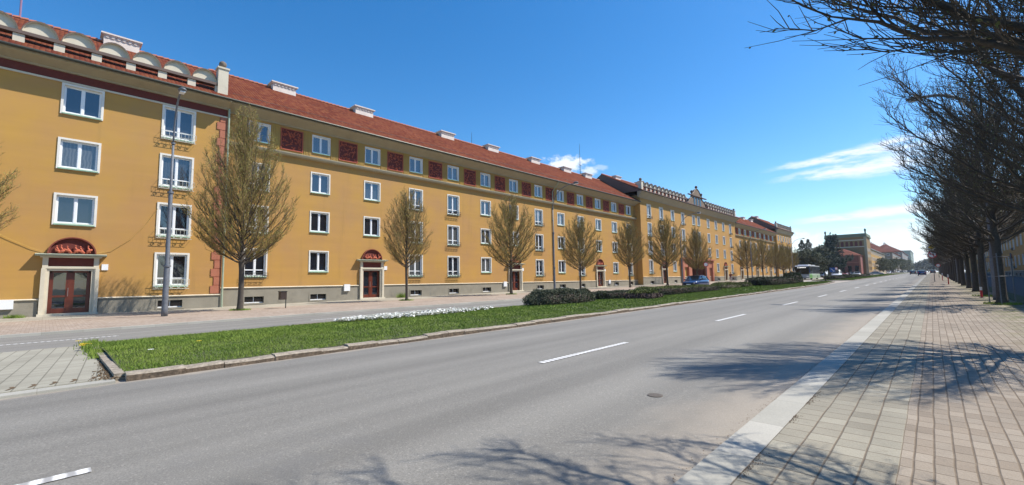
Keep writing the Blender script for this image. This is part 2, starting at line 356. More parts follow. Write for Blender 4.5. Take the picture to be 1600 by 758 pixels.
def grass_mat():
    m,t,b=principled('grass blades'); v=t.new('ShaderNodeNewGeometry').outputs['Position']
    n=t.noise(v,.9,4,.6); n2=t.noise(v,14.,3,.7)
    c=t.mix(t.rng(n,.3,.7),(.085,.17,.016),(.21,.29,.045)); c=t.mix(t.rng(n2,.4,.75,0.,.7),c,(.27,.31,.08))
    t.put(b.inputs['Base Color'],c); b.inputs['Roughness'].default_value=.7; b.inputs['Specular IOR Level'].default_value=.2
    return m
M['grass']=grass_mat()
M['petal']=mat('white petals',(.85,.85,.80),.7,.05,8)
M['yellow']=mat('yellow petals',(.75,.55,.03),.6,.05,8)
M['hedge']=mat('dark hedge leaves',(.045,.06,.025),.8,.4,5)
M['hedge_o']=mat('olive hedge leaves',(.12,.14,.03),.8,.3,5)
M['hedge_b']=mat('purple brown hedge twigs',(.075,.05,.045),.9,.3,4)
def carpaint(name,c): 
    return mat(name,c,.28,.03,1,coat=.8)
# ---------------------------------------------------------------- ground, roads, pavements
def sheet(name,x0,x1,y0,y1,d,m,step=30):
    b=MB(); ys=[y0]
    while ys[-1]+step<y1: ys.append(ys[-1]+step)
    ys.append(y1)
    if y0<430<y1: ys=sorted(set(ys+[430.]))
    for a,c in zip(ys,ys[1:]): b.quad((x0,a,gz(a,d)),(x1,a,gz(a,d)),(x1,c,gz(c,d)),(x0,c,gz(c,d)))
    return tag(b.build(name,m),kind='structure')
def slab(name,x0,x1,y0,y1,d,m,depth=.3):
    """raised sheet with vertical sides"""
    b=MB(); n=max(1,int((y1-y0)/20)); ys=[y0+(y1-y0)*i/n for i in range(n+1)]
    for a,c in zip(ys,ys[1:]):
        A,C=gz(a,d),gz(c,d)
        b.quad((x0,a,A),(x1,a,A),(x1,c,C),(x0,c,C))
        b.quad((x0,a,A),(x0,c,C),(x0,c,C-depth),(x0,a,A-depth)); b.quad((x1,c,C),(x1,a,A),(x1,a,A-depth),(x1,c,C-depth))
    for yy in (y0,y1): A=gz(yy,d); b.quad((x0,yy,A-depth),(x1,yy,A-depth),(x1,yy,A),(x0,yy,A))
    return tag(b.build(name,m),kind='structure')
sheet('ground',-2500,2500,-300,3000,-.05,M['ground'],60)
sheet('road',-22.0,-1.42,-120,900,0,M['asphalt'],40)
sheet('side_road',-21.75,-16.3,-120,84,.004,M['asphalt2'],40)
sheet('crossroad',-120,-22.0,180,200,0,M['asphalt2'],20)
KR=.045
slab('kerb',-1.45,-1.15,-60,430,KR,M['kerb_l'])
slab('pavement',-1.15,2.6,-60,430,KR-.004,M['paver'])
slab('verge',2.6,3.3,-60,430,KR+.02,M['soil'])
slab('side_path',3.3,10.5,-60,430,KR-.01,M['asphalt_d'])
slab('kerb',-21.9,-21.7,-60,180,.09,M['kerb_l'])
slab('pavement',-30.6,-21.9,-60,180,.086,M['pav_pink'])
slab('footway',-36,-30.6,-60,180,.082,M['pav_grey'])
# crossing refuge at the left end of the median
slab('crossing_refuge',-16.2,-9.9,-9,.86,.05,M['pav_cross'])
slab('kerb',-9.9,-9.62,-9,.86,.04,M['kerb_l'])
# manhole in the road
b=MB(); b.lathe([(.095,0),(.095,.006),(.08,.008)],(-2.69,5.46,gz(5.46)+.001),24); tag(b.build('manhole_cover',mat('rusty cast iron cover',(.11,.09,.07),.7,.2,20)),'round rusty iron manhole cover set in the asphalt of the main road','manhole')
# markings
def dash(x,y0,y1,w,name='road_marking'):
    b=MB(); b.quad((x-w/2,y0,gz(y0,.008)),(x+w/2,y0,gz(y0,.008)),(x+w/2,y1,gz(y1,.008)),(x-w/2,y1,gz(y1,.008)))
    return tag(b.build(name,M['paint']),kind='structure')
for k in range(-3,28): dash(-5.26,-2.75+9*k,.35+9*k,.13)
dash(-18.9,-30,1.7,.12)
for k in range(8): dash(-18.9,7.7+9*k,10.7+9*k,.12)
# gravel line and leaf litter at the right kerb foot
rnd=random.Random(3); b=MB()
for i in range(2600):
    if rnd.random()<.45: x=-1.46-abs(rnd.gauss(0,.05)); y=rnd.uniform(2,22); z=gz(y)
    else: x=-1.15+abs(rnd.gauss(0,.03)) ; y=4.9+rnd.gauss(0,2.2); z=gz(y,KR)
    if x>-1.15 and (math.sin(y*2.3)+math.sin(y*5.1))<.3: continue
    s_=rnd.uniform(.002,.006); b.obox((x,y,z+s_*.3),(s_,s_*1.3,s_*.8),Matrix.Rotation(rnd.random()*3,3,'Z'))
tag(b.build('grit',mat('brown grit',(.22,.15,.10),.95,.3,30)),'brown grit and crumbs along the pale kerb','grit',kind='stuff')
# median islands with rough granite kerbs
def island(y0,y1,x0,x1,first):
    b=MB()
    def outline(inset):
        x_0,x_1=x0+inset,x1-inset; pts=[]
        for i in range(9):
            a=-PI/2+i*PI/16*1.; pts.append((x_1-1.1+1.1*math.cos(a),y1-1.2+1.2*math.sin(a+PI/2)))
        return x_0,x_1
    n=int((y1-y0)/2)
    ys=[y0+(y1-y0)*i/n for i in range(n+1)]
    def xr(y):   # right edge tapers at the far tip
        k=max(0.,(y-(y1-22))/22); return x1-.25-(k**1.6)*1.2
    def xl(y): k=max(0.,(y-(y1-22))/22); return x0+.2+(k**1.6)*3.6
    for a,c in zip(ys,ys[1:]):
        m0,m1=(xl(a)+xr(a))/2,(xl(c)+xr(c))/2
        b.quad((xl(a),a,gz(a,.09)),(m0,a,gz(a,.16)),(m1,c,gz(c,.16)),(xl(c),c,gz(c,.09)))
        b.quad((m0,a,gz(a,.16)),(xr(a),a,gz(a,.10)),(xr(c),c,gz(c,.10)),(m1,c,gz(c,.16)))
    tag(b.build('grass_ground',M['soil']),kind='structure')
    k=MB(); rnd=random.Random(5)
    for side,fx in ((1,xr),(-1,xl)):
        y=y0
        while y<y1-.5:
            L=rnd.uniform(.55,.95)if side>0 else 1.; a,c=y+.012,min(y+L,y1); h=.12+rnd.uniform(-.03,.02); j=rnd.uniform(-.022,.022)
            xa,xc=fx(a)+j,fx(c)+j+rnd.uniform(-.012,.012); w=.24*side
            P=[]
            for (yy,xx) in ((a,xa),((a+c)/2,(xa+xc)/2+rnd.uniform(-.01,.01)),(c,xc)):
                g=gz(yy); hh=h+rnd.uniform(-.008,.008)
                P.append([(xx,yy,g-.1),(xx,yy,g+hh),(xx+w*.82,yy,g+hh-.006+rnd.uniform(-.006,.006)),(xx+w,yy,g+hh-.035),(xx+w+.012*side,yy,g-.1)])
            vs=[q for pp in P for q in pp]; fs=[(i*5+j2,i*5+j2+1,(i+1)*5+j2+1,(i+1)*5+j2) for i in range(2) for j2 in range(4)]
            fs+=[(0,1,2,3,4),(14,13,12,11,10)]
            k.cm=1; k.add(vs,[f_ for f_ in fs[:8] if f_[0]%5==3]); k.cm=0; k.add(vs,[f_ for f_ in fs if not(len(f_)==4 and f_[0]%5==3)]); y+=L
    # end pieces
    x=xl(y0); k.cm=0
    while x<xr(y0)-.05:
        w=min(.9,xr(y0)-x); k.box(x+.01,x+w-.01,y0-.12,y0+.02,gz(y0,-.1),gz(y0,.10+rnd.uniform(-.01,.02))); x+=w
    tag(k.build('median_kerb',[M['kerb_old'],M['kerb_face']]),kind='structure')
    return xl,xr
xl1,xr1=island(.98,83,-16.3,-9.65,True)
xl2,xr2=island(96,425,-16.0,-9.75,False)
# soil patch by the refuge
b=MB(); rnd=random.Random(8)
pts=[(-9.72,.45),(-10.0,.35),(-10.6,.5),(-11.4,.55),(-12.3,.72),(-13.6,.8),(-13.6,1.3),(-11,1.5),(-9.95,1.35)]
b.poly([(x,y,gz(y,.056 if y<.9 else .115)) for x,y in reversed(pts)])
M['dirt']=mat('bare brown earth',(.13,.085,.045),.95,.35,8,.3,.8,40)
b2=MB()
for i in range(2000):
    x=rnd.uniform(-13.5,-9.8); y=.93+rnd.gauss(0,.075)*(1.3 if x>-11 else .8)-.07*(x+12)/2; s_=rnd.uniform(.006,.018)
    b2.obox((x,y,gz(y,.055+s_*.2)),(s_,s_*1.4,s_*.6),Matrix.Rotation(rnd.random()*3,3,'Z'))
tag(b2.build('loose_soil',M['dirt']),'crumbs of brown soil spilled between lawn and pale crossing pavers','soil',kind='stuff')
# interlocking dark joints along the refuge's kerb edge
b=MB()
for k in range(40):
    yy=.62-k*.225; zz=gz(yy,.054)
    b.poly([(-10.32,yy-.015,zz),(-10.32,yy+.03,zz),(-10.18,yy+.06,zz),(-10.18,yy+.01,zz)][::-1]); b.poly([(-10.18,yy+.0,zz+.001),(-10.18,yy+.05,zz+.001),(-10.04,yy-.01,zz+.001),(-10.04,yy-.05,zz+.001)][::-1])
tag(b.build('refuge_joints',M['dirt']if 'dirt' in M else M['soil']),kind='structure')
# grass blades
def blades(name,zones,label,seed=1):
    rnd=random.Random(seed); v=[];f=[]
    for (x0,x1,y0,y1,n,hmin,hmax,w) in zones:
        for i in range(n):
            x=rnd.uniform(x0,x1); y=rnd.uniform(y0,y1)
            if not(xl1(y)+.05<x<xr1(y)-.03) : 
                if y<83: continue
                if not (xl2(y)<x<xr2(y)): continue
            cl=math.sin(x*3.1+y*1.7)*math.sin(y*2.3-x*1.1)
            h=rnd.uniform(hmin,hmax)*(1+.3*cl); a=rnd.random()*2*PI; ca,sa=math.cos(a)*w,math.sin(a)*w
            mid=(xl1(y)+xr1(y))/2 if y<83 else (xl2(y)+xr2(y))/2; hw=(xr1(y)-mid) if y<83 else (xr2(y)-mid)
            z=gz(y,.16-.065*min(1,abs(x-mid)/max(hw,.1))); lx,ly=rnd.gauss(0,h*.45),rnd.gauss(0,h*.45)
            k=len(v); v+= [(x-ca,y-sa,z),(x+ca,y+sa,z),(x+lx+ca*.3,y+ly+sa*.3,z+h)]; f.append((k,k+1,k+2))
    me=bpy.data.meshes.new(name); me.from_pydata(v,[],f); me.materials.append(M['grass']); me.update()
    o=bpy.data.objects.new(name,me); COL.objects.link(o); return tag(o,label,'grass',kind='stuff')
blades('grass',[(-16.2,-9.7,1.0,6,56000,.02,.06,.006),(-16.2,-9.7,6,16,64000,.02,.06,.009),(-16.2,-9.7,16,40,50000,.03,.07,.016),
  (-16.2,-9.7,40,83,22000,.04,.10,.03),(-16.2,-9.7,96,250,20000,.05,.12,.06)],'green spring lawn growing on the median strip')
# tufts: left end clump, at tree feet, by doors
def tuft(x,y,zb,r,n,h,label,seed,m='grass',name='grass_tuft'):
    rnd=random.Random(seed); b=MB()
    for i in range(n):
        a=rnd.random()*2*PI; q=r*math.sqrt(rnd.random()); px,py=q*math.cos(a),q*math.sin(a); hh=h*rnd.uniform(.4,1)
        lx,ly=rnd.gauss(0,.35)*hh,rnd.gauss(0,.35)*hh; w=.012; ca,sa=math.cos(a+1)*w,math.sin(a+1)*w
        b.add([(px-ca,py-sa,0),(px+ca,py+sa,0),(px+lx,py+ly,hh)],[(0,1,2)])
    return tag(b.build(name,M[m],loc=(x,y,zb)),label,'grass',kind='stuff')
b=MB(); rnd=random.Random(77)
for i in range(2600):
    u=rnd.random(); x=-16.3+u*3.6+rnd.gauss(0,.1); y=.93+rnd.gauss(0,.09)-.02; hh=rnd.uniform(.04,.16)*(1.1-u*.6); w=.01; a=rnd.random()*6
    b.add([(x-w*math.cos(a),y-w*math.sin(a),gz(y,.06)),(x+w*math.cos(a),y+w*math.sin(a),gz(y,.06)),(x+rnd.gauss(0,.03),y+rnd.gauss(0,.03),gz(y,.06)+hh)],[(0,1,2)])
tag(b.build('grass_edge',M['grass']),'ragged grass growing over the kerb at the near end of the median','grass',kind='stuff')
def flower(x,y,z,r,h,m,label,group,name='dandelion'):
    b=MB(); b.cm=0; b.tube([(0,0,0),(0,0,h)],.004,4); b.cm=1
    for k in range(7):
        a=2*PI*k/7; b.add([(0,0,h),(r*math.cos(a-.4),r*math.sin(a-.4),h+.01),(r*1.15*math.cos(a),r*1.15*math.sin(a),h+.004),(r*math.cos(a+.4),r*math.sin(a+.4),h+.01)],[(0,1,2,3)])
    return tag(b.build(name,[M['grass'],m],loc=(x,y,z)),label,'flower',group)
rnd=random.Random(4)
for i in range(9): 
    x,y=-15.6+rnd.gauss(0,.45),.75+rnd.gauss(0,.07)
    flower(x,y,gz(y,.05),.055,rnd.uniform(.06,.14),M['yellow'],'yellow dandelion in the cluster at the far corner of the pale crossing pavers','dandelions by the crossing')
for (x,y,m_,c_) in ((-12.0,1.6,'petal','white'),(-12.8,2.6,'yellow','yellow')):
    f_=flower(x,y,gz(y,.12),.05,.1,M[m_],'single '+c_+' flower in the lawn at the near end of the median',None)
# bed of white flowers
b=MB(); rnd=random.Random(12)
for i in range(3000):
    a=rnd.random()*2*PI; q=math.sqrt(rnd.random()); x=-15.5+.85*q*math.cos(a); y=11.0+3.9*q*math.sin(a)
    if y>13.2 and rnd.random()<.55: continue
    h=rnd.uniform(.04,.15); z=gz(y,.12); r=rnd.uniform(.02,.042)
    b.cm=0
    for q2 in range(2): 
        aa=rnd.random()*6; b.add([(x,y,z),(x+.03*math.cos(aa),y+.03*math.sin(aa),z+.02),(x+.07*math.cos(aa),y+.07*math.sin(aa),z+h*.8)],[(0,1,2)])
    b.cm=1; n=5; tx,ty=rnd.gauss(.1,.3),rnd.gauss(-.1,.3)
    for k in range(n):
        a2=2*PI*k/n+i; 
        def P(rr_,aa): return (x+rr_*math.cos(aa),y+rr_*math.sin(aa),z+h+(tx*math.cos(aa)+ty*math.sin(aa))*rr_)
        b.add([(x,y,z+h-.008),P(r,a2-.5),P(r*1.1,a2),P(r,a2+.5)],[(0,1,2,3)])
tag(b.build('flower_bed',[M['hedge_o'],M['petal']]),'long bed of white flowers planted in the median lawn','flower bed',kind='stuff')
# ---------------------------------------------------------------- windows (local frame: x outward, y along, z up, origin = centre of opening on the wall plane)
def make_window(w,h,kind,mull=True,open_left=False):
    """kind: 'A' wide splayed white surround, 'B' slim surround, 'F' frieze window, rail variants end with r"""
    b=MB(); hw,hh=w/2,h/2; s=.11 if kind[0]=='A' else (.085 if kind[0]=='B' else .05); pr=.05 if kind[0]=='A' else .035
    # b.cm 0 surround, 1 sash
    def ring(x0,x1,o,i):
        (oy,oz),(iy,iz)=o,i
        b.box(x0,x1,-oy,-iy,-oz,oz); b.box(x0,x1,iy,oy,-oz,oz); b.box(x0,x1,-iy,iy,iz,oz); b.box(x0,x1,-iy,iy,-oz,-iz)
    b.cm=0; ring(-.22,pr,(hw,hh),(hw-s,hh-s)); iw,ih=hw-s,hh-s
    b.cm=1; fr=.065; ring(-.19,-.12,(iw-.001,ih-.001),(iw-fr,ih-fr))
    if mull: b.box(-.185,-.112,-.055,.055,-(ih-fr),ih-fr)
    b.cm=1
    for sg in (-1,1): # sash edges
        y0,y1=(.055,iw-fr) if sg>0 else (-(iw-fr),-.055)
        for (a,c,d,e) in ((y0,y0+.03,-(ih-fr),ih-fr),(y1-.03,y1,-(ih-fr),ih-fr),(y0+.03,y1-.03,ih-fr-.03,ih-fr),(y0+.03,y1-.03,-(ih-fr),-(ih-fr)+.03)): b.box(-.178,-.135,a,c,d,e)
    if kind.endswith('r'): b.box(-.18,-.125,-(iw-fr),iw-fr,-ih+.42,-ih+.49)
    o=b.build('window',[M['white'] if kind[0]!='F' else M['upvc'],M['upvc']])
    g=MB()
    for sg in (-1,1):
        y0,y1=(.07,iw-fr-.01) if sg>0 else (-(iw-fr-.01),-.07); g.quad((-.16,y0,-(ih-fr)),(-.16,y1,-(ih-fr)),(-.16,y1,ih-fr),(-.16,y0,ih-fr))
    p=g.build('pane',M['glass'],o)
    sb=MB(); sb.prism([(-.12,-hh+s+.03),(pr+.06,-hh+s*.45),(pr+.06,-hh+s*.45-.05),(-.12,-hh+s-.02)],'y',-hw+s*.6,hw-s*.6); si=sb.build('sill',M['sill'],o)
    ch=[p,si]
    if kind.endswith('r'):
        rb=MB(); X=pr+.22; z0=-hh-.10; zt=z0+.42 if kind[0]=='B' else z0+.56
        y0,y1=-hw-.02,hw+.02
        for (za) in (z0,zt): rb.tube([(pr,y0,za),(X,y0,za),(X,y1,za),(pr,y1,za)],.014,4)
        nseg=9
        for k in range(nseg+1):
            yy=y0+(y1-y0)*k/nseg; rb.tube([(X,yy,z0+(.24 if kind[0]=='A' else 0)),(X,yy,zt)],.010,4)
        for k in range(5):       # scrolls
            cy=y0+(y1-y0)*(k+.5)/5; rr_=.11
            rb.tube([(X,cy+rr_*math.cos(a/8*2*PI)*(1-a/14),z0+.12+rr_*math.sin(a/8*2*PI)*(1-a/14)) for a in range(10)],.016,4)
        rb.tube([(pr,y0,z0+.24),(X,y0,z0+.24),(X,y1,z0+.24),(pr,y1,z0+.24)],.014,4)
        ch.append(rb.build('window_guard',M['iron_l'] if kind[0]=='A' else M['iron'],o))
    kids(o,*ch); return o
PROTO={}
def window_at(root,key,y,z,w,h,kind):
    k=(key,round(w,3),round(h,3),kind)
    if k not in PROTO:
        o=make_window(w,h,kind); PROTO[k]=o; o.parent=root
    else: o=copy_tree(PROTO[k],root)
    o.location=(0,y,z); return o
def wall_holes(b,x,y0,y1,z0,z1,holes,depth=.22):
    ys=sorted({y0,y1}|{min(max(v,y0),y1) for h in holes for v in h[:2]}); zs=sorted({z0,z1}|{min(max(v,z0),z1) for h in holes for v in h[2:]})
    for a,c in zip(ys,ys[1:]):
        for d,e in zip(zs,zs[1:]):
            my,mz=(a+c)/2,(d+e)/2
            if any(h[0]<my<h[1] and h[2]<mz<h[3] for h in holes): continue
            b.quad((x,a,d),(x,c,d),(x,c,e),(x,a,e))
    for (a,c,d,e) in holes:
        b.quad((x,a,d),(x,a,e),(x-depth,a,e),(x-depth,a,d)); b.quad((x,c,e),(x,c,d),(x-depth,c,d),(x-depth,c,e))
        b.quad((x,a,e),(x,c,e),(x-depth,c,e),(x-depth,a,e)); b.quad((x,c,d),(x,a,d),(x-depth,a,d),(x-depth,c,d))
def blob_relief(b,cy,cz,w,h,x,n,seed,top=lambda u:1.):
    """ornament in relief: curled ridges and small figures modelled as bent rods and knobs"""
    rnd=random.Random(seed)
    for i in range(n):
        y=cy+rnd.uniform(-w/2,w/2)*.9; z=cz+rnd.uniform(-h/2,h/2)*.86
        a=rnd.random()*6; r_=rnd.uniform(.04,.10); k=rnd.uniform(.6,1.6)
        pts=[(x+.02,y+r_*math.cos(a+q*k)*(1-q*.1),z+r_*math.sin(a+q*k)*(1-q*.1)) for q in range(4)]
        b.tube(pts,[.022,.034,.028,.012],4)
PORT={}
def portal(root,yc,zg,ztop,label=None,scale=1.,seed=0,simple=False):
    """entrance: pilasters, entablature, lunette with relief, double door; local frame; ztop=cornice top"""
    hw=1.12*scale; dw=.83*scale; zl=ztop-.92   # top of door opening
    b=MB(); b.cm=0
    for sg in (-1,1):
        b.box(-.02,.16,*(sorted((sg*hw,sg*(dw+.1)))),zg-.1,zl+.13); b.box(-.05,.10,*(sorted((sg*(dw+.1),sg*dw))),zg-.1,zl+.001)
        b.box(0,.20,*(sorted((sg*(hw+.03),sg*(hw-.14)))),zg-.1,zl+.12)
    b.box(-.05,.12,-hw+.14,hw-.14,zl,zl+.12); b.box(0,.18,-hw,hw,zl+.12,zl+.24)
    for sg in (-1,1): b.box(0,.15,*(sorted((sg*hw,sg*(hw-.22)))),zl+.24,ztop-.2)
    b.box(0,.24,-hw-.1,hw+.1,ztop-.2,ztop-.12)
    # threshold step
    b.box(-.2,.34,-hw-.08,hw+.08,zg-.2,zg+.07)
    o=b.build('door_surround',M['cream'],root,loc=(0,yc,0))
    t1=MB(); t1.box(0,.06,-hw+.22,hw-.22,zl+.24,ztop-.2); c1=t1.build('transom_panel',M['maroon'],o)
    cb=MB(); cb.prism([(0,ztop-.12),(.42,ztop-.10),(.46,ztop-.03),(0,ztop+.03)],'y',-hw-.3,hw+.3); c2=cb.build('canopy',M['canopy'] if not simple else M['brownmetal'],o)
    lb=MB(); r=.92*scale; n=18
    arc=[(r*math.cos(PI*i/n),ztop+.02+r*.95*math.sin(PI*i/n)) for i in range(n+1)]
    lb.cm=0; lb.poly([(.02,p,q) for p,q in arc]); lb.cm=1
    for i in range(n):
        (a,c),(d,e)=arc[i],arc[i+1]; k=1.07
        a2,c2_=a*k,ztop+.02+(c-ztop-.02)*k; d2,e2=d*k,ztop+.02+(e-ztop-.02)*k
        lb.quad((.17,a,c),(.17,d,e),(.17,d2,e2),(.17,a2,c2_)); lb.quad((.02,a,c),(.02,d,e),(.17,d,e),(.17,a,c)); lb.quad((.17,a2,c2_),(.17,d2,e2),(0,d2,e2),(0,a2,c2_))
    lu=lb.build('lunette',[M['maroon'],M['hood']],o)
    rb=MB(); rnd=random.Random(seed)
    for i in range(6):
        y=(-.62+.25*i+rnd.uniform(-.05,.05))*scale; z=ztop+.06; q_=rnd.choice((-1,1))*rnd.uniform(.6,1.2); w_=rnd.uniform(-.04,.06)
        rb.tube([(.10,y-.12*q_,z),(.13,y-.02*q_,z+.12+w_),(.12,y+.1*q_,z+.15+w_),(.10,y+.15*q_,z+.24)],[.045,.075,.06,.035],6)
        rb.tube([(.12,y+.05,z+.02),(.14,y,z+.2),(.13,y-.07,z+.33+.04*(i%2))],[.03,.045,.03],5); rb.lathe([(.001,-.05),(.045,-.02),(.04,.03),(.001,.05)],(.13,y-.05,z+.36+.04*(i%2)),6)
    rl=rb.build('relief_figures',M['relief'],lu,smooth=True)
    # door
    db=MB(); X=-.16
    db.box(X-.03,X,-dw,dw,zg+.02,zg+.34)
    for y0,y1 in ((-dw,-dw+.1),(-.1,.1),(dw-.1,dw)): db.box(X-.03,X+.03,y0,y1,zg+.02,zl)
    db.box(X-.03,X+.03,-dw,dw,zl-.1,zl)
    for sg in (-1,1):
        ya,yb=sorted((sg*.1,sg*(dw-.1)))
        db.box(X-.02,X+.02,ya,ya+.07,zg+.34,zl-.1); db.box(X-.02,X+.02,yb-.07,yb,zg+.34,zl-.1); db.box(X-.025,X+.02,ya+.07,yb-.07,zg+.95,zg+1.05)
        db.box(X,X+.015,ya+.05,yb-.05,zg+.1,zg+.28)
    d=db.build('door',M['door'],root,loc=(0,yc,0))
    gb=MB(); gb.quad((X-.01,-dw+.1,zg+.34),(X-.01,dw-.1,zg+.34),(X-.01,dw-.1,zl-.1),(X-.01,-dw+.1,zl-.1)); gb.build('pane',M['glass'],d)
    hb=MB(); hb.tube([(X+.03,-.07,zg+1.0),(X+.09,-.07,zg+1.0),(X+.09,-.07,zg+1.45),(X+.03,-.07,zg+1.45)],.014,5); hb.build('handle',M['rim'],d)
    pl=MB(); pl.box(0,.06,0,.28,0,.34); pl.build('house_number_plate',M['upvc'],root,loc=(0,yc+hw+.12,zl+.05))
    return (yc-dw,yc+dw,zg-.1,zl)
# ---------------------------------------------------------------- building sections
def building(name,label,Xf,Y0,L,cfg,rot=0.,cat='building',group=None):
    zg=gz(Y0 if rot==0 else Y0-L/2); root=tag(empty(name,(Xf,Y0,zg),rot),label,cat,group)
    sh=(0,0,zg); dz=cfg['dz']; depth=13.
    def part(nm,b,m,parent=None,**k): return b.build(nm,m,parent or root,shift=sh,**k)
    eave=cfg['eave']; zp=cfg['plinth']; gl=lambda y: gz(Y0+y)-.35 if rot==0 else gz(Y0-y)-.35
    zlo=min(gl(0),gl(L)); holes=[]; wins=[]
    doors=cfg.get('doors',{}); fr=cfg.get('frieze')
    for i,y in enumerate(cfg['cols']):
        kind=cfg['kinds'][i]      # 'n' normal 'r' rail
        for row in (1,2,3,4):
            if row==1 and (i in doors or i in cfg.get('no1',())): continue
            z=cfg['z1']+dz+3.15*(row-1); w,h=cfg['w'],cfg['h']
            if fr and row==4: k='F'; w,h=1.47,1.47
            elif kind=='r': k=cfg['style']+'r'; h=h+.38; z-=.19
            else: k=cfg['style']
            wins.append((k,y,z,w,h)); holes.append((y-w/2+.01,y+w/2-.01,z-h/2+.01,z+h/2-.01))
    dh=[]
    for i,(yd,zgd,zt,scl) in doors.items(): dh.append((yd-.9*scl,yd+.9*scl,zgd-.6,zt-.9))
    holes+=dh+[tuple(h) for h in cfg.get('extra_holes',())]
    top=cfg['walltop']
    b=MB(); wall_holes(b,0,0,L,zp,top,[h for h in holes if h[3]>zp]); b.quad((-depth,0,zlo),(0,0,zlo),(0,0,top),(-depth,0,top)); b.quad((0,L,zlo),(-depth,L,zlo),(-depth,L,top),(0,L,top)); b.quad((-depth,L,zlo),(-depth,0,zlo),(-depth,0,top),(-depth,L,top))
    part('wall',b,M['ochre'])
    # plinth with basement windows
    bw=[]
    for i,y in enumerate(cfg['cols']):
        if i in doors or i in cfg.get('no1',()): continue
        zc=gl(y)+.35+.45; hh=.23
        if zc+hh<zp-.1: bw.append((y-.62,y+.62,zc-hh,zc+hh))
        elif zp-(gl(y)+.35)>.5: bw.append((y-.5,y+.5,zc-.3,zp-.12))
    seg=[0.]
    for h in sorted(dh): seg+=[h[0]-.28,h[1]+.28]
    for h in cfg.get('extra_holes',()): seg+=[h[0],h[1]]
    seg=sorted(seg)+[L]
    for a,c in zip(seg[::2],seg[1::2]):
        b=MB(); wall_holes(b,.05,a,c,zlo,zp,[h for h in bw if a<h[0] and h[1]<c],.25); b.quad((0,a,zlo),(.05,a,zlo),(.05,a,zp),(0,a,zp)); b.quad((.05,c,zlo),(0,c,zlo),(0,c,zp),(.05,c,zp))
        part('plinth',b,M['plinth'])
        b=MB(); b.prism([(0,zp+.05),(.10,zp+.03),(.13,zp),(.10,zp-.04),(0,zp-.05)],'y',a,c); part('plinth_ledge',b,M['cream'])
    pr=None
    for h in bw:
        w=MB(); hw=(h[1]-h[0])/2; hh=(h[3]-h[2])/2
        for (a,c,d,e) in ((-hw-.1,-hw,-hh-.1,hh+.1),(hw,hw+.1,-hh-.1,hh+.1),(-hw,hw,hh,hh+.1),(-hw,hw,-hh-.1,-hh)): w.box(-.02,.075,a,c,d,e)
        o=w.build('basement_window',M['plinth'],root,loc=(0,(h[0]+h[1])/2,(h[2]+h[3])/2-zg))
        w=MB(); w.box(-.17,-.12,-hw,hw,-hh,-hh+.07); w.box(-.17,-.12,-.02,.02,-hh+.07,hh); w.build('frame',M['upvc'],o)
        w=MB(); w.quad((-.16,-hw,-hh),(-.16,hw,-hh),(-.16,hw,hh),(-.16,-hw,hh)); w.build('pane',M['carglass'],o)
    for (k,y,z,w,h) in wins: window_at(root,'w',y,z-zg,w,h,k)
    for i,(yd,zgd,zt,scl) in doors.items():
        portal(root,yd,zgd-zg,zt-zg,scale=scl,seed=i)
    # frieze
    if fr:
        zf0,zf1=fr
        b=MB(); b.prism([(0,zf0-.26),(.30,zf0-.2),(.36,zf0-.06),(.36,zf0),(0,zf0+.02)],'y',0,L); part('frieze_ledge',b,M['beige'])
        cols=cfg['cols']; s=cols[1]-cols[0]; mids=[cols[0]-s/2]+[c+s/2 for c in cols]; zc=(zf0+zf1)/2-.02; hh=.83
        k=0
        for m_ in mids:
            if m_-.85<0 or m_+.85>L:
                continue
            f=MB(); f.cm=0; f.box(0,.03,m_-.82,m_+.82,zc-hh,zc+hh)
            f.cm=1; fw_=.05
            for (a,c,d,e) in ((m_-.82,m_-.77,zc-hh,zc+hh),(m_+.77,m_+.82,zc-hh,zc+hh),(m_-.77,m_+.77,zc+hh-.05,zc+hh),(m_-.77,m_+.77,zc-hh,zc-hh+.05)): f.box(.03,.075,a,c,d,e)
            blob_relief(f,m_,zc,1.5,1.6,.03,75,k); k+=1
            part('relief_panel',f,[M['maroon'],M['relief']])
        for c in cols:
            for sg in (-1,1):
                y0=c+sg*.80; y1=c+sg*(s/2-.90); n=5
                rb=MB(); ya,yb=sorted((y0,y1)); prof=[(0,ya),(.012,ya)]
                for q in range(n):
                    yy=ya+(yb-ya)*(q+.5)/n; prof+=[(.012,yy-.03),(.062,yy-.024),(.062,yy+.024),(.012,yy+.03)]
                prof+=[(.012,yb),(0,yb)]; rb.prism(prof,'z',zf0+.02,zf1-.1); part('ribbed_panel',rb,M['ochre_d'])
    # cornice + gutter + roof
    ov=cfg['over']; ct=cfg['cornice']    # cornice bottom z
    b=MB(); prof=[(0,ct),(.12,ct+.02),(.14,ct+.10),(ov*.45,ct+(eave-ct)*.45),(ov-.12,eave-.14),(ov-.1,eave-.05),(0,eave-.05)]
    b.prism(prof,'y',-.02 if not cfg.get('side') else -ov*.8,L+.02 if not cfg.get('side') else L+ov*.8); part('cornice',b,M['beige'])
    if cfg.get('band'):
        z0,z1=cfg['band']; b=MB(); b.box(0,.03,0,L,z0,z1); part('frieze_band',b,M['maroon']); b=MB(); b.box(0,.07,0,L,z0-.10,z0); part('band_moulding',b,M['cream'])
    ext=ov*.8+.05 if cfg.get('side') else 0
    b=MB(); b.tube([(ov+.02,-ext,eave+.0),(ov+.02,L+ext,eave+.0)],.085,8); b.box(ov-.12,ov+.05,-ext,L+ext,eave-.05,eave+.06); part('gutter',b,M['gutter'])
    rx,rz=cfg['ridge']
    e0,e1=(-.02-ext,L+.02+ext)
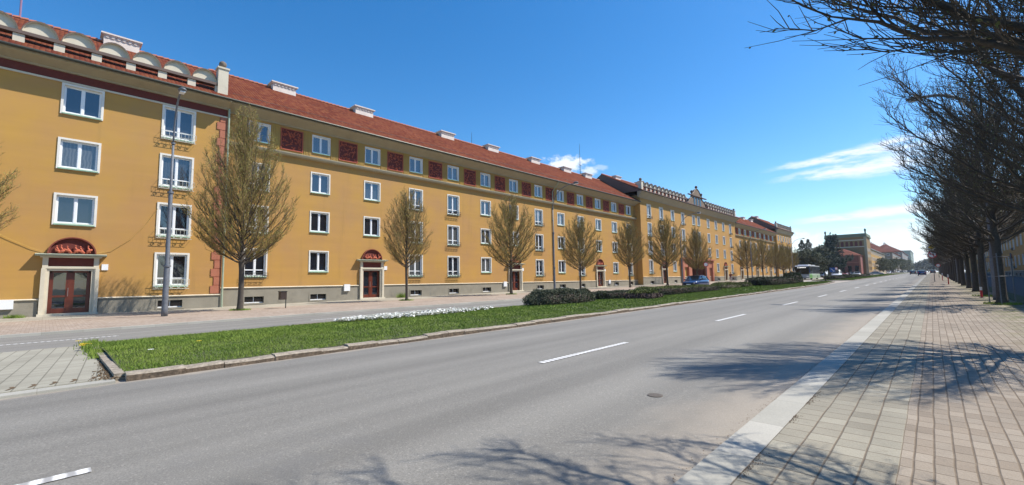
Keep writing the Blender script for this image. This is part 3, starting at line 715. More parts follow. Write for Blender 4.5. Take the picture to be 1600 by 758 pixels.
    b=MB(); b.cm=0; b.quad((ov+.04,e0,eave+.07),(ov+.04,e1,eave+.07),(rx,e1,rz),(rx,e0,rz)); b.quad((rx,e0,rz),(rx,e1,rz),(2*rx,e1,eave+.07),(2*rx,e0,eave+.07))
    b.quad((ov+.04,e0,eave-.02),(rx,e0,rz-.15),(rx,e1,rz-.15),(ov+.04,e1,eave-.02)); b.quad((ov+.04,e0,eave-.02),(ov+.04,e1,eave-.02),(ov+.04,e1,eave+.07),(ov+.04,e0,eave+.07))
    b.cm=1
    for yy in (e0+.03,e1-.03): b.poly([(ov-.15,yy,eave+.02),(rx,yy,rz-.04),(2*rx+.15,yy,eave+.02)])
    roof=part('roof',b,[M['tile'],M['brownmetal'] if cfg.get('side') else M['ochre']])
    b=MB(); y=e0
    while y<e1-.1:
        w=min(.36,e1-y); b.tube([(rx,y,rz-.01),(rx,y+w*.93,rz+.02)],[.12,.145],6); y+=w
    b.build('ridge_tiles',M['quoin'],roof,shift=sh)
    b=MB(); y=1.
    sl=(rz-eave-.07)/(rx-ov-.04)
    x=ov-.9; zr_=eave+.2+sl*(x-ov-.04); b.tube([(x,.3,zr_),(x,L-.3,zr_)],.018,4,True)
    while y<L-.5: b.tube([(x,y,zr_),(x+.05,y,zr_-.16)],.016,3,False); y+=1.5
    b.build('snow_rail',M['brownmetal'],roof,shift=sh)
    for (yc,wd,hz) in cfg['chimneys']:
        b=MB(); x0=rx+.35; zb=rz-1.2; zt=rz+hz+.08
        b.box(x0-.55,x0+.3,yc-wd/2,yc+wd/2,zb,zt-.28); b.box(x0-.62,x0+.37,yc-wd/2-.07,yc+wd/2+.07,zt-.28,zt-.2); b.box(x0-.70,x0+.45,yc-wd/2-.15,yc+wd/2+.15,zt-.2,zt-.1)
        n=int(wd/.3)
        for q in range(n): b.box(x0+.3,x0+.36,yc-wd/2+.1+q*.3,yc-wd/2+.26+q*.3,zt-.42,zt-.28)
        ch=b.build('chimney',M['chimney'],roof,shift=sh)
    # balustrade with little vaulted niches
    if cfg.get('balus'):
        for (y0,y1,ends) in cfg['balus']:
            balustrade(root,sh,y0,y1,ov-.9,eave+.48,ends)
    for (y) in cfg.get('pipes',()):
        b=MB(); b.tube([(ov,y,eave-.05),(ov-.1,y,eave-.3),(.12,y,top-.9),(.12,y,zlo+.4)],.06,8)
        for z in (zp+.5,zp+4,zp+8): b.box(.0,.2,y-.08,y+.08,z,z+.05)
        part('downpipe',b,M['metal_green'])
    return root
def balustrade(root,sh,y0,y1,x,z,ends):
    """pierced parapet: piers, rail, row of vaulted lunettes"""
    b=MB(); n=max(1,round((y1-y0)/1.53)); s=(y1-y0)/n; zr=z+.60
    for k in range(n+1):
        yy=y0+s*k
        b=MB(); b.box(x-.16,x+.16,yy-.22,yy+.22,z-.1,zr-.08); b.build('balustrade_pier',M['cream'],root,shift=sh)
    b=MB(); b.box(x-.24,x+.24,y0-.3,y1+.3,zr-.08,zr+.10); b.build('balustrade_rail',M['brownmetal'],root,shift=sh)
    for k in range(n):
        yc=y0+s*(k+.5); r=.69; h=.82; N=14; q=MB()
        arc=[(yc+r*math.cos(PI*i/N),zr+.10+h*math.sin(PI*i/N)) for i in range(N+1)]
        q.cm=0; q.poly([(x-.2,p,w) for p,w in arc]); q.poly([(x-.24,p,w) for p,w in reversed(arc)])
        for i in range(N):
            (a,c),(d,e)=arc[i],arc[i+1]
            q.cm=0; q.quad((x-.2,a,c),(x-.2,d,e),(x-.03,d,e),(x-.03,a,c))
            q.cm=1
            def up(p,w): return (yc+(p-yc)*1.06,zr+.10+(w-zr-.10)*1.07)
            (a2,c2),(d2,e2)=up(a,c),up(d,e)
            q.quad((x-.03,a,c),(x-.03,d,e),(x-.03,d2,e2),(x-.03,a2,c2)); q.quad((x-.03,a2,c2),(x-.03,d2,e2),(x-.26,d2,e2),(x-.26,a2,c2))
        q.build('lunette',[M['cream'],M['brownmetal']],root,shift=sh)
    for (yy,big) in ends: finial(root,sh,x,yy,zr,z,big)
def finial(root,sh,x,yy,zr,z,big=1.):
    b=MB(); b.box(x-.3,x+.3,yy-.3,yy+.3,z-.1,zr+1.15*big); b.box(x-.36,x+.36,yy-.36,yy+.36,zr+1.15*big,zr+1.27*big)
    o=b.build('finial_post',M['cream'],root,shift=sh)
    b=MB(); b.lathe([(.05,0),(.1,.06),(.2,.16),(.24,.30),(.2,.44),(.1,.52),(.02,.56)],(x,yy,zr+1.27*big),10); b.build('stone_ball',mat('weathered stone',(.16,.13,.10),.9,.3,8),o,shift=sh,smooth=True)
# --- section A (left, nearest)
XA=-34.84
colsA=[.96-4.5*2,.96-4.5,.96,.96+4.5]; Y0A=-12.0
cfgA=dict(dz=0,cols=[c-Y0A for c in colsA],kinds='nrnr',style='A',z1=1.28,w=1.78,h=1.79,eave=12.7,plinth=-.55,walltop=12.3,
  doors={2:(.96-Y0A,-1.40,1.92,1.)},over=1.0,cornice=12.22,band=(11.74,12.22),ridge=(-6.1,17.2),
  chimneys=[(2.85-Y0A,1.9,.45),(-7-Y0A,1.9,.45)],balus=[(-3.2-1.53*5-Y0A,-3.2+1.53*7-Y0A,[(7.72-Y0A,1.)])],pipes=())
A=building('apartment_building','ochre apartment block nearest on the left, with pink quoins and scalloped parapet','XA' and XA,Y0A,8.15-Y0A,cfgA)
zgA=gz(Y0A)
def quoins(root,y,zlo,zhi,shz,sign=1,w0=.44,w1=.63):
    b=MB(); z=zlo; k=0; b.cm=1; b.box(0,.035,*(sorted((y,y-sign*(w0)))),zlo,zhi); b.cm=0
    while z<zhi-.2:
        w=w1 if k%2==0 else w0
        b.box(0,.05,*(sorted((y-sign*.02,y-sign*(w-.03)))),z+.03,min(z+.56,zhi)-.03); z+=.56; k+=1
    b.build('quoins',[M['quoin'],M['quoinj']],root,shift=(0,0,shz))
quoins(A,8.15-Y0A,-.48,11.7,zgA)
b=MB(); b.tube([(.12,8.02-Y0A+.2,12.3),(.12,8.02-Y0A+.2,-1.5)],.065,8); b.build('downpipe',M['metal_green'],A,shift=(0,0,zgA))
b=MB(); P_=[(-2.4,3.3),(-1.5,2.7),(-.6,2.2),(.0,2.0)]; b.tube([(.05,y-Y0A,z) for y,z in P_],.012,4); b.build('wire_shadow',M['ochre_d'],A,shift=(0,0,zgA)); b=MB()  # thin tubes on the wall stand in for the cast shadow of overhead wires
P_=[(1.9,2.0),(2.6,2.2),(3.4,2.9),(4.1,3.9),(4.6,4.9)]; b.tube([(.05,y-Y0A,z) for y,z in P_],.012,4); b.build('wire_shadow',M['ochre_d'],A,shift=(0,0,zgA))
b=MB(); b.box(.05,.2,-1.62-Y0A,-1.08-Y0A,-1.0,-.52); b.build('meter_box',M['upvc'],A,shift=(0,0,zgA))
# roof mast
b=MB(); b.tube([(-6.2,-2-Y0A,17.0),(-6.2,-2-Y0A,20.2)],.05,6); b.tube([(-6.2,-2.4-Y0A,19.6),(-6.2,-1.6-Y0A,19.6)],.02,4); b.build('roof_mast',mat('violet grey mast',(.30,.17,.26),.6,.1,3),A,shift=(0,0,zgA))
# --- section B
XB=-35.32; Y0B=8.17; LB=67.2-Y0B
colsB=[14.9+4.558*i for i in range(-1,12)]
cfgB=dict(dz=0,cols=[c-Y0B for c in colsB],kinds='rnnrrnnrnrnnr',style='B',z1=1.84,w=1.58,h=1.72,eave=12.82,plinth=-.12,walltop=12.5,
  doors={2:(19.47-Y0B,-1.25,2.08,.97),6:(37.7-Y0B,-1.1,2.1,.97),10:(55.93-Y0B,-.98,2.15,.97)},over=1.15,cornice=12.2,frieze=(10.14,12.3),ridge=(-5.7,17.35),
  chimneys=[(y-Y0B,1.9,.40) for y in (13.7,21.3,31.9,39.4,47.9,55.6,61.5)],pipes=(45.0-Y0B,))
Bb=building('apartment_building','long ochre block with maroon relief panels between its top windows, beside the nearest block',XB,Y0B,LB,cfgB); zgB=gz(Y0B)
for y in (17.2,35.9,58.3):
    b=MB(); b.box(.05,.2,y-Y0B-.25,y-Y0B+.25,-.55,.0); b.build('meter_box',M['upvc'],Bb,shift=(0,0,zgB))
b=MB(); b.tube([(-5.7,60-Y0B,17.2),(-5.7,60-Y0B,22.6)],[.05,.02],6); b.box(-5.72,-5.68,59.6-Y0B,60.4-Y0B,19,19.05); b.build('roof_mast',M['gutter'],Bb,shift=(0,0,zgB))
b=MB(); b.tube([(-5.7,36.2-Y0B,17.2),(-5.7,36.2-Y0B,18.9)],[.03,.015],6); b.build('roof_mast',M['gutter'],Bb,shift=(0,0,zgB))
# --- section C with gable and portal
XC=-34.3; Y0C=67.2; LC=48.4
colsC=[70.3,75.0,79.75,84.4,89.8,92.45,97.8,102.5,107.3,112.1]
cfgC=dict(dz=0,cols=[c-Y0C for c in colsC],kinds='rrnrnnnnnr',style='B',z1=2.3,w=1.55,h=2.0,eave=14.5,plinth=.35,walltop=14.0,
  doors={1:(75.2-Y0C,-.8,2.5,.97),8:(107.3-Y0C,-.6,2.7,.97)},no1=(3,4,5,6),over=1.0,cornice=13.5,ridge=(-6.6,18.55),side=True,
  extra_holes=[(86.6-Y0C,94.4-Y0C,-1.5,3.6)],
  chimneys=[(71.,1.9,.3) and (71-Y0C,1.9,.3),(80.5-Y0C,3.4,.5),(85.5-Y0C,1.5,.3),(101-Y0C,1.9,.3)],balus=[(.6,19.2,[(.3,.6)]),(29.2,LC-.6,[(LC-.3,.6)])])
Cb=building('apartment_building','taller ochre block in the middle distance with a curled gable, scalloped parapet and pink gateway',XC,Y0C,LC,cfgC); zgC=gz(Y0C)
b=MB(); yc=24.2; x=.35; zb=14.3
gp=[(1.15*p_,q_*.82) for p_,q_ in [(-4.6,0),(-4.6,.9),(-3.9,1.1),(-3.4,1.9),(-2.7,2.3),(-2.3,2.5),(-2.2,3.3),(-1.5,3.8),(-1.0,4.5),(-.3,4.9),(.3,4.9),(1.0,4.5),(1.5,3.8),(2.2,3.3),(2.3,2.5),(2.7,2.3),(3.4,1.9),(3.9,1.1),(4.6,.9),(4.6,0)]]
b.prism([(yc+p,zb+q) for p,q in reversed(gp)],'x',x-.35,x); g=b.build('gable',mat('weathered gable stone',(.20,.145,.10),.9,.2,2,.1),Cb,shift=(0,0,zgC))
b=MB()
for p in (-1.5,0,1.5): b.box(x-.02,x+.05,yc+p-.4,yc+p+.4,zb+.5,zb+2.1)
b.build('gable_window',M['carglass'],g,shift=(0,0,zgC))
b=MB()
for i in range(len(gp)-1):
    (p,q),(p2,q2)=gp[i],gp[i+1]; b.tube([(x,yc+p,zb+q),(x,yc+p2,zb+q2)],.10,5)
b.box(x-.1,x+.25,yc-4.7,yc+4.7,zb+2.35,zb+2.5); b.build('gable_moulding',M['brownmetal'],g,shift=(0,0,zgC))
b=MB()
for p,q in ((0,4.0),(-2.5,2.75),(2.5,2.75),(-4.9,.8),(4.9,.8)): b.lathe([(.1,0),(.12,.15),(.26,.25),(.3,.45),(.2,.66),(.05,.72)],(x-.1,yc+p,zb+q),8)
b.build('gable_ball',mat('dark stone balls',(.10,.08,.07),.9,.2,5),g,shift=(0,0,zgC),smooth=True)
# pink gateway
zc0=gz(90.)-.2; yg=90.5-Y0C; b=MB(); 
for a,c in ((-8.1,-7.4),(-5.3,-3.9),(3.9,5.3),(7.4,8.1)): b.box(0,.45,yg+a,yg+c,zc0,3.7)
b.box(0,.30,yg-7.4,yg-5.3,2.2,3.7); b.box(0,.30,yg+5.3,yg+7.4,2.2,3.7); b.box(0,.12,yg-7.4,yg-6.9,zc0,2.2); b.box(0,.12,yg+6.9,yg+7.4,zc0,2.2)
b.box(0,.7,yg-8.4,yg-3.6,3.7,3.95); b.box(0,.7,yg+3.6,yg+8.4,3.7,3.95); b.box(0,.35,yg-3.9,yg+3.9,3.5,3.75)
b.build('gateway',M['quoin'],Cb,shift=(0,0,zgC))
b=MB(); b.box(-4,-3.9,yg-3.9,yg+3.9,zc0,3.6); b.box(-.1,-.03,yg-6.9,yg-5.3,zc0,2.2); b.box(-.1,-.03,yg+5.3,yg+6.9,zc0,2.2)
b.box(-4,0,yg-3.95,yg-3.9,zc0,3.6); b.box(-4,0,yg+3.9,yg+3.95,zc0,3.6); b.box(-4,0,yg-3.9,yg+3.9,3.6,3.65); b.build('gateway_recess',mat('dark red passage paint',(.16,.05,.035),.8,.15,2),Cb,shift=(0,0,zgC))
# --- section D
Y0D=Y0C+LC+.02; LD=157.6-Y0D
s=LD/9; colsD=[s*(i+.5) for i in range(9)]
cfgD=dict(dz=.62,cols=colsD,kinds='nrnnrnrnr',style='B',z1=1.84,w=1.58,h=1.72,eave=13.55,plinth=.55,walltop=13.1,
  doors={1:(colsD[1],-.45,2.75,.97),4:(colsD[4],-.35,2.8,.97),7:(colsD[7],-.25,2.85,.97)},over=1.15,cornice=12.8,frieze=(10.80,12.95),ridge=(-5.7,18.0),
  chimneys=[(y,1.9,.4) for y in (5,13,21,30,38)],pipes=(1.2,))
Db=building('apartment_building','red roofed ochre block far down the row, between the gabled block and the corner block',XB,Y0D,LD,cfgD)
# --- section E
Y0E=157.62; LE=20.6
cfgE=dict(dz=.62,cols=[2.2+3.24*i for i in range(6)],kinds='nrnnrn',style='B',z1=2.3,w=1.45,h=1.8,eave=15.2,plinth=.9,walltop=14.7,
  doors={2:(8.7,-.15,3.1,.97)},over=.85,cornice=14.1,ridge=(-6.6,19.8),side=True,chimneys=[(4,1.9,.4)],balus=[(.6,LE-.6,[(.3,.6),(LE-.3,.6)])])
Eb=building('apartment_building','narrow ochre corner block ending the left row, scalloped parapet between two stone balls',-34.7,Y0E,LE,cfgE)
# --- right hand building (in its own shade)
LR=230.
cR=[4.56*(i+.5) for i in range(int(LR/4.56))]
cfgR=dict(dz=.3,cols=cR[8:44],kinds='nrnn'*9,style='B',z1=1.84,w=1.58,h=1.72,eave=13.3,plinth=.4,walltop=12.8,
  doors={12:(cR[20],-.3,2.6,.97),16:(cR[24],-.3,2.6,.97),20:(cR[28],-.3,2.6,.97),24:(cR[32],-.4,2.5,.97),28:(cR[36],-.5,2.4,.97)},over=.8,cornice=12.55,ridge=(-5.7,17.7),
  chimneys=[(y,1.9,.4) for y in range(10,220,14)])
Rb=building('apartment_building','shaded ochre block behind the row of trees on the right',10.6,20+LR,LR,cfgR,rot=PI)
# ---------------------------------------------------------------- far buildings
def far_block(name,label,X,Y,W,L,H,wallm,roofm,roofh,rows,colsN,extra=None,gable=False,step=None):
    z0=gz(Y); root=tag(empty(name,(X,Y,z0)),label,'building')
    b=MB(); b.box(-W,0,0,L,-1.,H); b.build('wall',wallm,root)
    b=MB(); o=.5
    b.add([(-W-o,-o,H),(o,-o,H),(o,L+o,H),(-W-o,L+o,H),(-W/2,W*.4,H+roofh),(-W/2,L-W*.4,H+roofh),(-W-o,-o,H-.3),(o,-o,H-.3),(o,L+o,H-.3),(-W-o,L+o,H-.3)],
      [(0,1,4),(1,2,5,4),(2,3,5),(3,0,4,5),(6,7,1,0),(7,8,2,1),(8,9,3,2),(9,6,0,3),(9,8,7,6)])
    rf=b.build('roof',roofm,root)
    n=int(L/12)
    for i in range(max(1,n)):
        b=MB(); y=L*(i+.5)/max(1,n); b.box(-W/2-.6,-W/2+.4,y-.9,y+.9,H+roofh-1.2,H+roofh+.9); b.box(-W/2-.7,-W/2+.5,y-1,y+1,H+roofh+.9,H+roofh+1.05); b.build('chimney',M['chimney'],rf)
    pr=None; sh=H/rows
    def win(x,y,z,rot):
        nonlocal pr
        if pr is None:
            w=MB(); 
            for (a,c,d,e) in ((-.75,-.62,-.9,.9),(.62,.75,-.9,.9),(-.62,.62,.77,.9),(-.62,.62,-.9,-.77),(-.05,.05,-.77,.77)): w.box(-.02,.07,a,c,d,e)
            pr=w.build('window',M['upvc'],root); g=MB(); g.quad((.02,-.62,-.77),(.02,.62,-.77),(.02,.62,.77),(.02,-.62,.77)); p=g.build('pane',M['carglass'],pr); kids(pr,p); o=pr
        else: o=copy_tree(pr,root)
        o.location=(x,y,z); o.rotation_euler=(0,0,rot)
    for r in range(rows):
        z=sh*(r+.5)
        for c in range(colsN): win(.0,L*(c+.5)/colsN,z,0)
        for c in range(int(W/4)): win(-W*(c+.5)/int(W/4),0,z,-PI/2)
    return root
ochre2=facade_mat('far ochre render',(.46,.27,.08)); ochre3=facade_mat('brown ochre render',(.27,.17,.075))
T=tag(empty('corner_building',(-22,270,gz(270))),'tall ochre corner building at the crossroads with a band of dark arches under its parapet','building')
H=18.2; b=MB(); b.box(-16,0,0,20,-1,H-.01); b.build('wall',ochre3,T)
b=MB(); b.box(-16.5,.5,-.5,20.5,H,H+.5); b.box(-16.3,.3,-.3,-.1,H+.5,H+1.6); b.box(.1,.3,-.1,20.3,H+.5,H+1.6); b.box(-16.3,-16.1,-.1,20.3,H+.5,H+1.6); b.build('parapet',mat('green grey parapet',(.17,.19,.13),.9,.1,1),T)
for i,xx in enumerate((-15.8,0,)): 
    b=MB(); b.lathe([(.3,0),(.3,1.2),(.5,1.6),(.3,2.2),(.05,2.5)],(xx,0,H+1.4),8); b.build('finial',M['gutter'],T)
for k in range(8):
    b=MB(); xx=-14.6+k*1.8; b.prism([(xx+.55*math.cos(a),H-2.6+.55*math.sin(a)) if i_ not in(0,12) else (xx+(.55 if i_==0 else -.55),H-4.4) for i_,a in enumerate([0]+[PI*j/10 for j in range(11)]+[PI])],'y',-.08,-.02)
    b.build('arch_opening',M['maroon'],T)
b=MB(); b.box(-16,.1,-.14,0,H-4.9,H-4.6); b.box(-16,.1,-.1,0,H-1.6,H-1.3); b.build('string_course',M['cream'],T)
b=MB(); b.box(-.8,.25,-.25,.25,-1,H); b.build('corner_pilaster',M['beige'],T)
for k,(xx,zz) in enumerate([(x_,z_) for x_ in (-3.2,) for z_ in (6,)]):
    b=MB(); b.box(xx-.6,xx+.6,-.06,-.01,zz-.8,zz+.8); b.build('window',M['carglass'],T)
for k in range(4):
    for z_ in (3,6,9,12):
        b=MB(); b.box(.01,.06,2.5+k*4.5-.6,2.5+k*4.5+.6,z_-.8,z_+.8); b.build('window',M['carglass'],T)
# low red hall against its shaded end
RH=tag(empty('red_annex',(-23.7,258,gz(258))),'low dark red annex with a tiled roof in front of the tall corner building','building')
b=MB(); b.box(-11,0,0,11.9,-1,9.0); b.build('wall',mat('dull red render',(.24,.07,.05),.9,.15,1),RH)
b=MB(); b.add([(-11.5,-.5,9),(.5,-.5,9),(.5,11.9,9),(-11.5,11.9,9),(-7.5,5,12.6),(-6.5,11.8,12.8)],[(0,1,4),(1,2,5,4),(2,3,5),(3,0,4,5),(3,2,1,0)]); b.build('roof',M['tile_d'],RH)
b=MB(); b.box(-.5,.2,-.2,.3,-1,9); b.box(-11,0,-.1,.0,5.6,5.9); b.build('corner_pier',M['quoin'],RH)
for k in range(4):
    b=MB(); b.box(-9.9+k*2.6,-8.5+k*2.6,-.06,-.01,1.2,4.2); b.build('window',M['carglass'],RH)
far_block('long_building','long sunlit ochre building with many windows beyond the corner building',-22.3,290.1,14,95,13.,ochre2,mat('grey slate roof',(.13,.14,.13),.8,.15,1),5,4,20)
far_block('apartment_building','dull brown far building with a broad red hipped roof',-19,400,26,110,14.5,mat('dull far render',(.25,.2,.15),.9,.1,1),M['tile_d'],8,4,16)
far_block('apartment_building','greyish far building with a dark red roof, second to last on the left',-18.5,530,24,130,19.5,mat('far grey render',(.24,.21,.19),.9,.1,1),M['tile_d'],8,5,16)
far_block('tower_block','pale green far block closing the left side of the street',-17,700,24,110,27,mat('pale green render',(.28,.33,.27),.9,.1,1),mat('flat grey roof',(.2,.21,.2),.8,.1,1),1,7,12)
# ---------------------------------------------------------------- trees (upright hornbeams, bare with swelling buds)
def hornbeam_mesh(H,Rc,fork,seed,nmain,nsec,ntw,tr,bud=1,th=1.,bs=1.,lo=.2,up=.12,spr=.62,zb_off=.1,low=.0,widest=.38):
    """returns three MBs: trunk with leader and limbs, twigs, buds; crown outline is an egg"""
    rnd=random.Random(seed); T,C,B=MB(),MB(),MB()
    zb=fork+zb_off; hc=H-zb
    def env(z):
        t_=max(0.,min(1.,(z-zb)/hc)); 
        if t_<widest: return Rc*math.sqrt(max(0.,1-((widest-t_)/widest)**2))*.97+.05
        return Rc*max(0.,(1-((t_-widest)/(1-widest))**1.7))**.9
    wob=[(rnd.gauss(0,.035),rnd.gauss(0,.035)) for _ in range(9)]
    def axis(z):
        q=z/H*8; i=min(7,int(q)); f=q-i; a,b_=wob[i],wob[i+1]; return (a[0]*(1-f)+b_[0]*f)*(z/H+.3),(a[1]*(1-f)+b_[1]*f)*(z/H+.3)
    zz=[0,.12,.35,.8,1.4,2.0,fork*.85,fork,fork+.4]; zz=sorted(set(zz))+[fork+.4+(H*.93-fork-.4)*i/7 for i in range(1,8)]
    rad=[tr*1.5 if z==0 else tr*1.22 if z<.2 else tr*1.05 if z<.5 else tr*(1-.08*z/fork) if z<=fork*.86 else tr*1.12 if z<=fork+.01 else tr*.72*(1-(z-fork)/(H-fork))**.8+.006 for z in zz]
    T.tube([(*axis(z),z) for z in zz],rad,9)
    def dirn(v): return v/ max(v.length,1e-6)
    for i in range(nmain):
        u=(i+.5)/nmain; phi=i*2.39996+rnd.uniform(-.35,.35)
        h0=fork-.15+(u**1.5)*hc*.55+rnd.uniform(-.1,.1)
        zt=zb+hc*(lo+(.92-lo)*(u**.85))+rnd.uniform(-.3,.3); zt=min(zt,H*.98); rt=env(zt)*rnd.uniform(.84,.97)
        if u>.82: rt*=.6
        s0=Vector((*axis(h0),h0)); e=Vector((rt*math.cos(phi),rt*math.sin(phi),zt))
        cz=h0+(zt-h0)*(.20+.22*u)+.15-low; c=Vector((rt*.60*math.cos(phi+.12),rt*.60*math.sin(phi+.12),cz))
        n=9; pts=[]
        for k in range(n+1):
            q=k/n; p=s0*(1-q)**2+c*2*q*(1-q)+e*q*q; p+=Vector((rnd.gauss(0,.028),rnd.gauss(0,.028),rnd.gauss(0,.02)))*(1 if 0<k<n else 0); pts.append(p)
        r0_=tr*.27*(1-.4*u)
        T.tube([tuple(p) for p in pts],[r0_*(1-q/n)**.85+.006 for q in range(n+1)],5,False)
        Lm=sum((pts[k+1]-pts[k]).length for k in range(n))
        for j in range(nsec):
            q=.13+.87*(j+rnd.random())/nsec; f=q*n; k=min(n-1,int(f)); p=pts[k].lerp(pts[k+1],f-k); tg=dirn(pts[k+1]-pts[k])
            rv=Vector((rnd.gauss(0,1),rnd.gauss(0,1),rnd.gauss(0,.6))); rv-=tg*rv.dot(tg); rv=dirn(rv)
            out=Vector((p.x,p.y,0)); out=dirn(out) if out.length>.1 else rv
            d=dirn(tg*.9+rv*spr+out*.2+Vector((0,0,up))); L=Lm*rnd.uniform(.20,.42)*(1.12-q*.75); L=max(L,.45)
            en=p+d*L; rr_=math.hypot(en.x,en.y); ee=env(en.z)*1.05+.05
            if rr_>ee and rr_>1e-3:
                sc_=ee/rr_; en.x*=sc_; en.y*=sc_
            if en.z>H: en.z=H
            mid=p.lerp(en,.5)+Vector((rnd.gauss(0,.04),rnd.gauss(0,.04),-.05*L)); en=en+Vector((0,0,.10*L))
            sp=[p,p.lerp(mid,.6),mid,mid.lerp(en,.55)+Vector((rnd.gauss(0,.03),rnd.gauss(0,.03),0)),en]
            C.cm=0; C.tube([tuple(x) for x in sp],[.0125*th,.010*th,.008*th,.006*th,.003*th],3,False)
            for m_ in range(ntw):
                a=.15+.85*(m_+rnd.random())/ntw; ff=a*4; kk=min(3,int(ff)); b0=sp[kk].lerp(sp[kk+1],ff-kk); td=dirn(sp[kk+1]-sp[kk])
                rv=Vector((rnd.gauss(0,1),rnd.gauss(0,1),rnd.gauss(0,.8))); rv-=td*rv.dot(td); rv=dirn(rv)
                dd=dirn(td*.85+rv*(spr+.08)+Vector((0,0,up+.1))); l=rnd.uniform(.16,.5)*(1.1-.4*a)
                b1=b0+dd*l*.5; b2=b1+dirn(dd+Vector((rnd.gauss(0,.25),rnd.gauss(0,.25),.15)))*l*.5
                C.tube([tuple(b0),tuple(b1),tuple(b2)],[.0055*th,.0042*th,.0024*th],3,False)
                for w_ in range(bud):
                    ps=b0.lerp(b1,rnd.random()) if rnd.random()<.4 else b1.lerp(b2,rnd.random()); ln=rnd.uniform(.02,.045)*bs; bd=dirn(dd+Vector((rnd.gauss(0,.7),rnd.gauss(0,.7),rnd.gauss(0,.5))))*ln
                    pe=dirn(bd.cross(Vector((rnd.gauss(0,1),rnd.gauss(0,1),rnd.gauss(0,1)))))*ln*.32
                    B.add([tuple(ps),tuple(ps+bd*.5+pe),tuple(ps+bd),tuple(ps+bd*.5-pe)],[(0,1,2,3)])
    return T,C,B
def hornbeam(H,Rc,fork,seed,nmain,nsec,ntw,tr,mats,label,group,bud=1,**k):
    T,C,B=hornbeam_mesh(H,Rc,fork,seed,nmain,nsec,ntw,tr,bud,**k)
    root=tag(empty('hornbeam_tree',(0,0,0)),label,'tree',group)
    a=T.build('trunk',mats[0],root,smooth=True); c=C.build('crown',mats[1],root); b=B.build('buds',mats[2],c)
    kids(c,b); kids(root,a,c); return root
def place(o,x,y,dz,rz,label=None,sc=None):
    o.location=(x,y,gz(y,dz)); o.rotation_euler=(0,0,rz)
    if label: o['label']=label
    if sc: o.scale=sc
    return o
GL='young hornbeams along the far pavement'
ml=(M['bark'],M['twig_l'],M['bud'])
tA=hornbeam(11.6,2.8,2.6,11,74,21,10,.15,ml,'',GL,3,widest=.3,th=1.05,bs=1.3,lo=.10,up=.38,spr=.52)
tB=hornbeam(8.9,1.85,2.6,12,48,16,10,.10,ml,'',GL,2,widest=.34,th=1.05,bs=1.3,lo=.14,up=.34,spr=.58)
tC=hornbeam(9.9,2.85,2.6,13,54,17,10,.13,ml,'',GL,2,widest=.36,th=1.3,bs=1.7,lo=.14,up=.34,spr=.56)
leftY=[-3.6,7.8,18.9,30.4,41.8,53.1,64.5,76.3,104.6,116.6,129.0,136.5,144.]
labs=['bare tree cut by the left edge of the picture in front of the nearest block','dense green budding tree with the widest crown, beside the first block\'s downpipe',
 'slender sparse tree with a narrow crown left of the flower bed\'s far end','round crowned budding tree behind the clipped dark shrub, in front of a doorway','budding tree just right of the second street lamp',
 'thin dark tree before the joint between the long block and the gabled block','broad budding tree at the near end of the gabled block','budding tree in front of the pink gateway',
 'first tree past the pink gateway, before the far red roofed block','second tree past the pink gateway','third tree past the pink gateway, at the corner block','fourth tree past the gateway, before the narrow corner block','last tree of the left row, beside the bus']
protoL=[tA,tA,tB,tC,tC,tB,tC,tA,tC,tC,tC,tA,tC]; scl=[(.95,.95,.9),(1,1,1.06),(1,1,1.0),(1,1,1.0),(.92,.92,.9),(1.25,1.25,1.05),(1.12,1.12,1.08),(.95,.95,.86),(1.1,1.1,1.),(1.1,1.1,1.02),(1.05,1.05,1.),(.9,.9,.85),(1.,1.,1.)]
used=set()
for i,y in enumerate(leftY):
    p=protoL[i]
    if p in used: o=copy_tree(p); 
    else: o=p; used.add(p)
    place(o,-29,y,.08,i*1.7+.4,labs[i],scl[i])
GR='hornbeam row along the right pavement'
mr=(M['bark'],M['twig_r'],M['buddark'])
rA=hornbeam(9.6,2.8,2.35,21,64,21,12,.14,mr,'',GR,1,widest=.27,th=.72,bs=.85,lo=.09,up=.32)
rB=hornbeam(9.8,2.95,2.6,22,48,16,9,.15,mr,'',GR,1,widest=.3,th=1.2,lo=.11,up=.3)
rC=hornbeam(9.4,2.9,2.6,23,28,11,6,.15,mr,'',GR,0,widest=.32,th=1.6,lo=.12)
rightY=[-1.0,4.5,12.8,27.2,34.8,42.0,49.4]+[57+7.5*k for k in range(24)]
used=set()
for i,y in enumerate(rightY):
    p=rA if i<3 else (rB if i<8 else rC)
    o=p if p not in used else copy_tree(p); used.add(p)
    lab=['nearest dark tree whose long twigs reach across the top right sky','second dark bare tree on the right, crown filling the right edge','third dark bare tree on the right, its shadow lying over kerb and road',
      'dark thick trunked tree with a steel stake guard, rightmost visible trunk','dark tree just beyond the grey lamp post on the right','dark trunk second beyond the grey lamp post','dark trunk third beyond the grey lamp post'][i] if i<7 else 'distant dark bare tree standing in the right hand row'
    place(o,2.0,y,.04,i*2.1+.9,lab,((1.09,1.09,1.) if i==0 else (1.12,1.12,1.) if i==1 else (1,1,1)) if i<3 else (1+.08*math.sin(i*3),)*2+(1+.07*math.sin(i*5),))
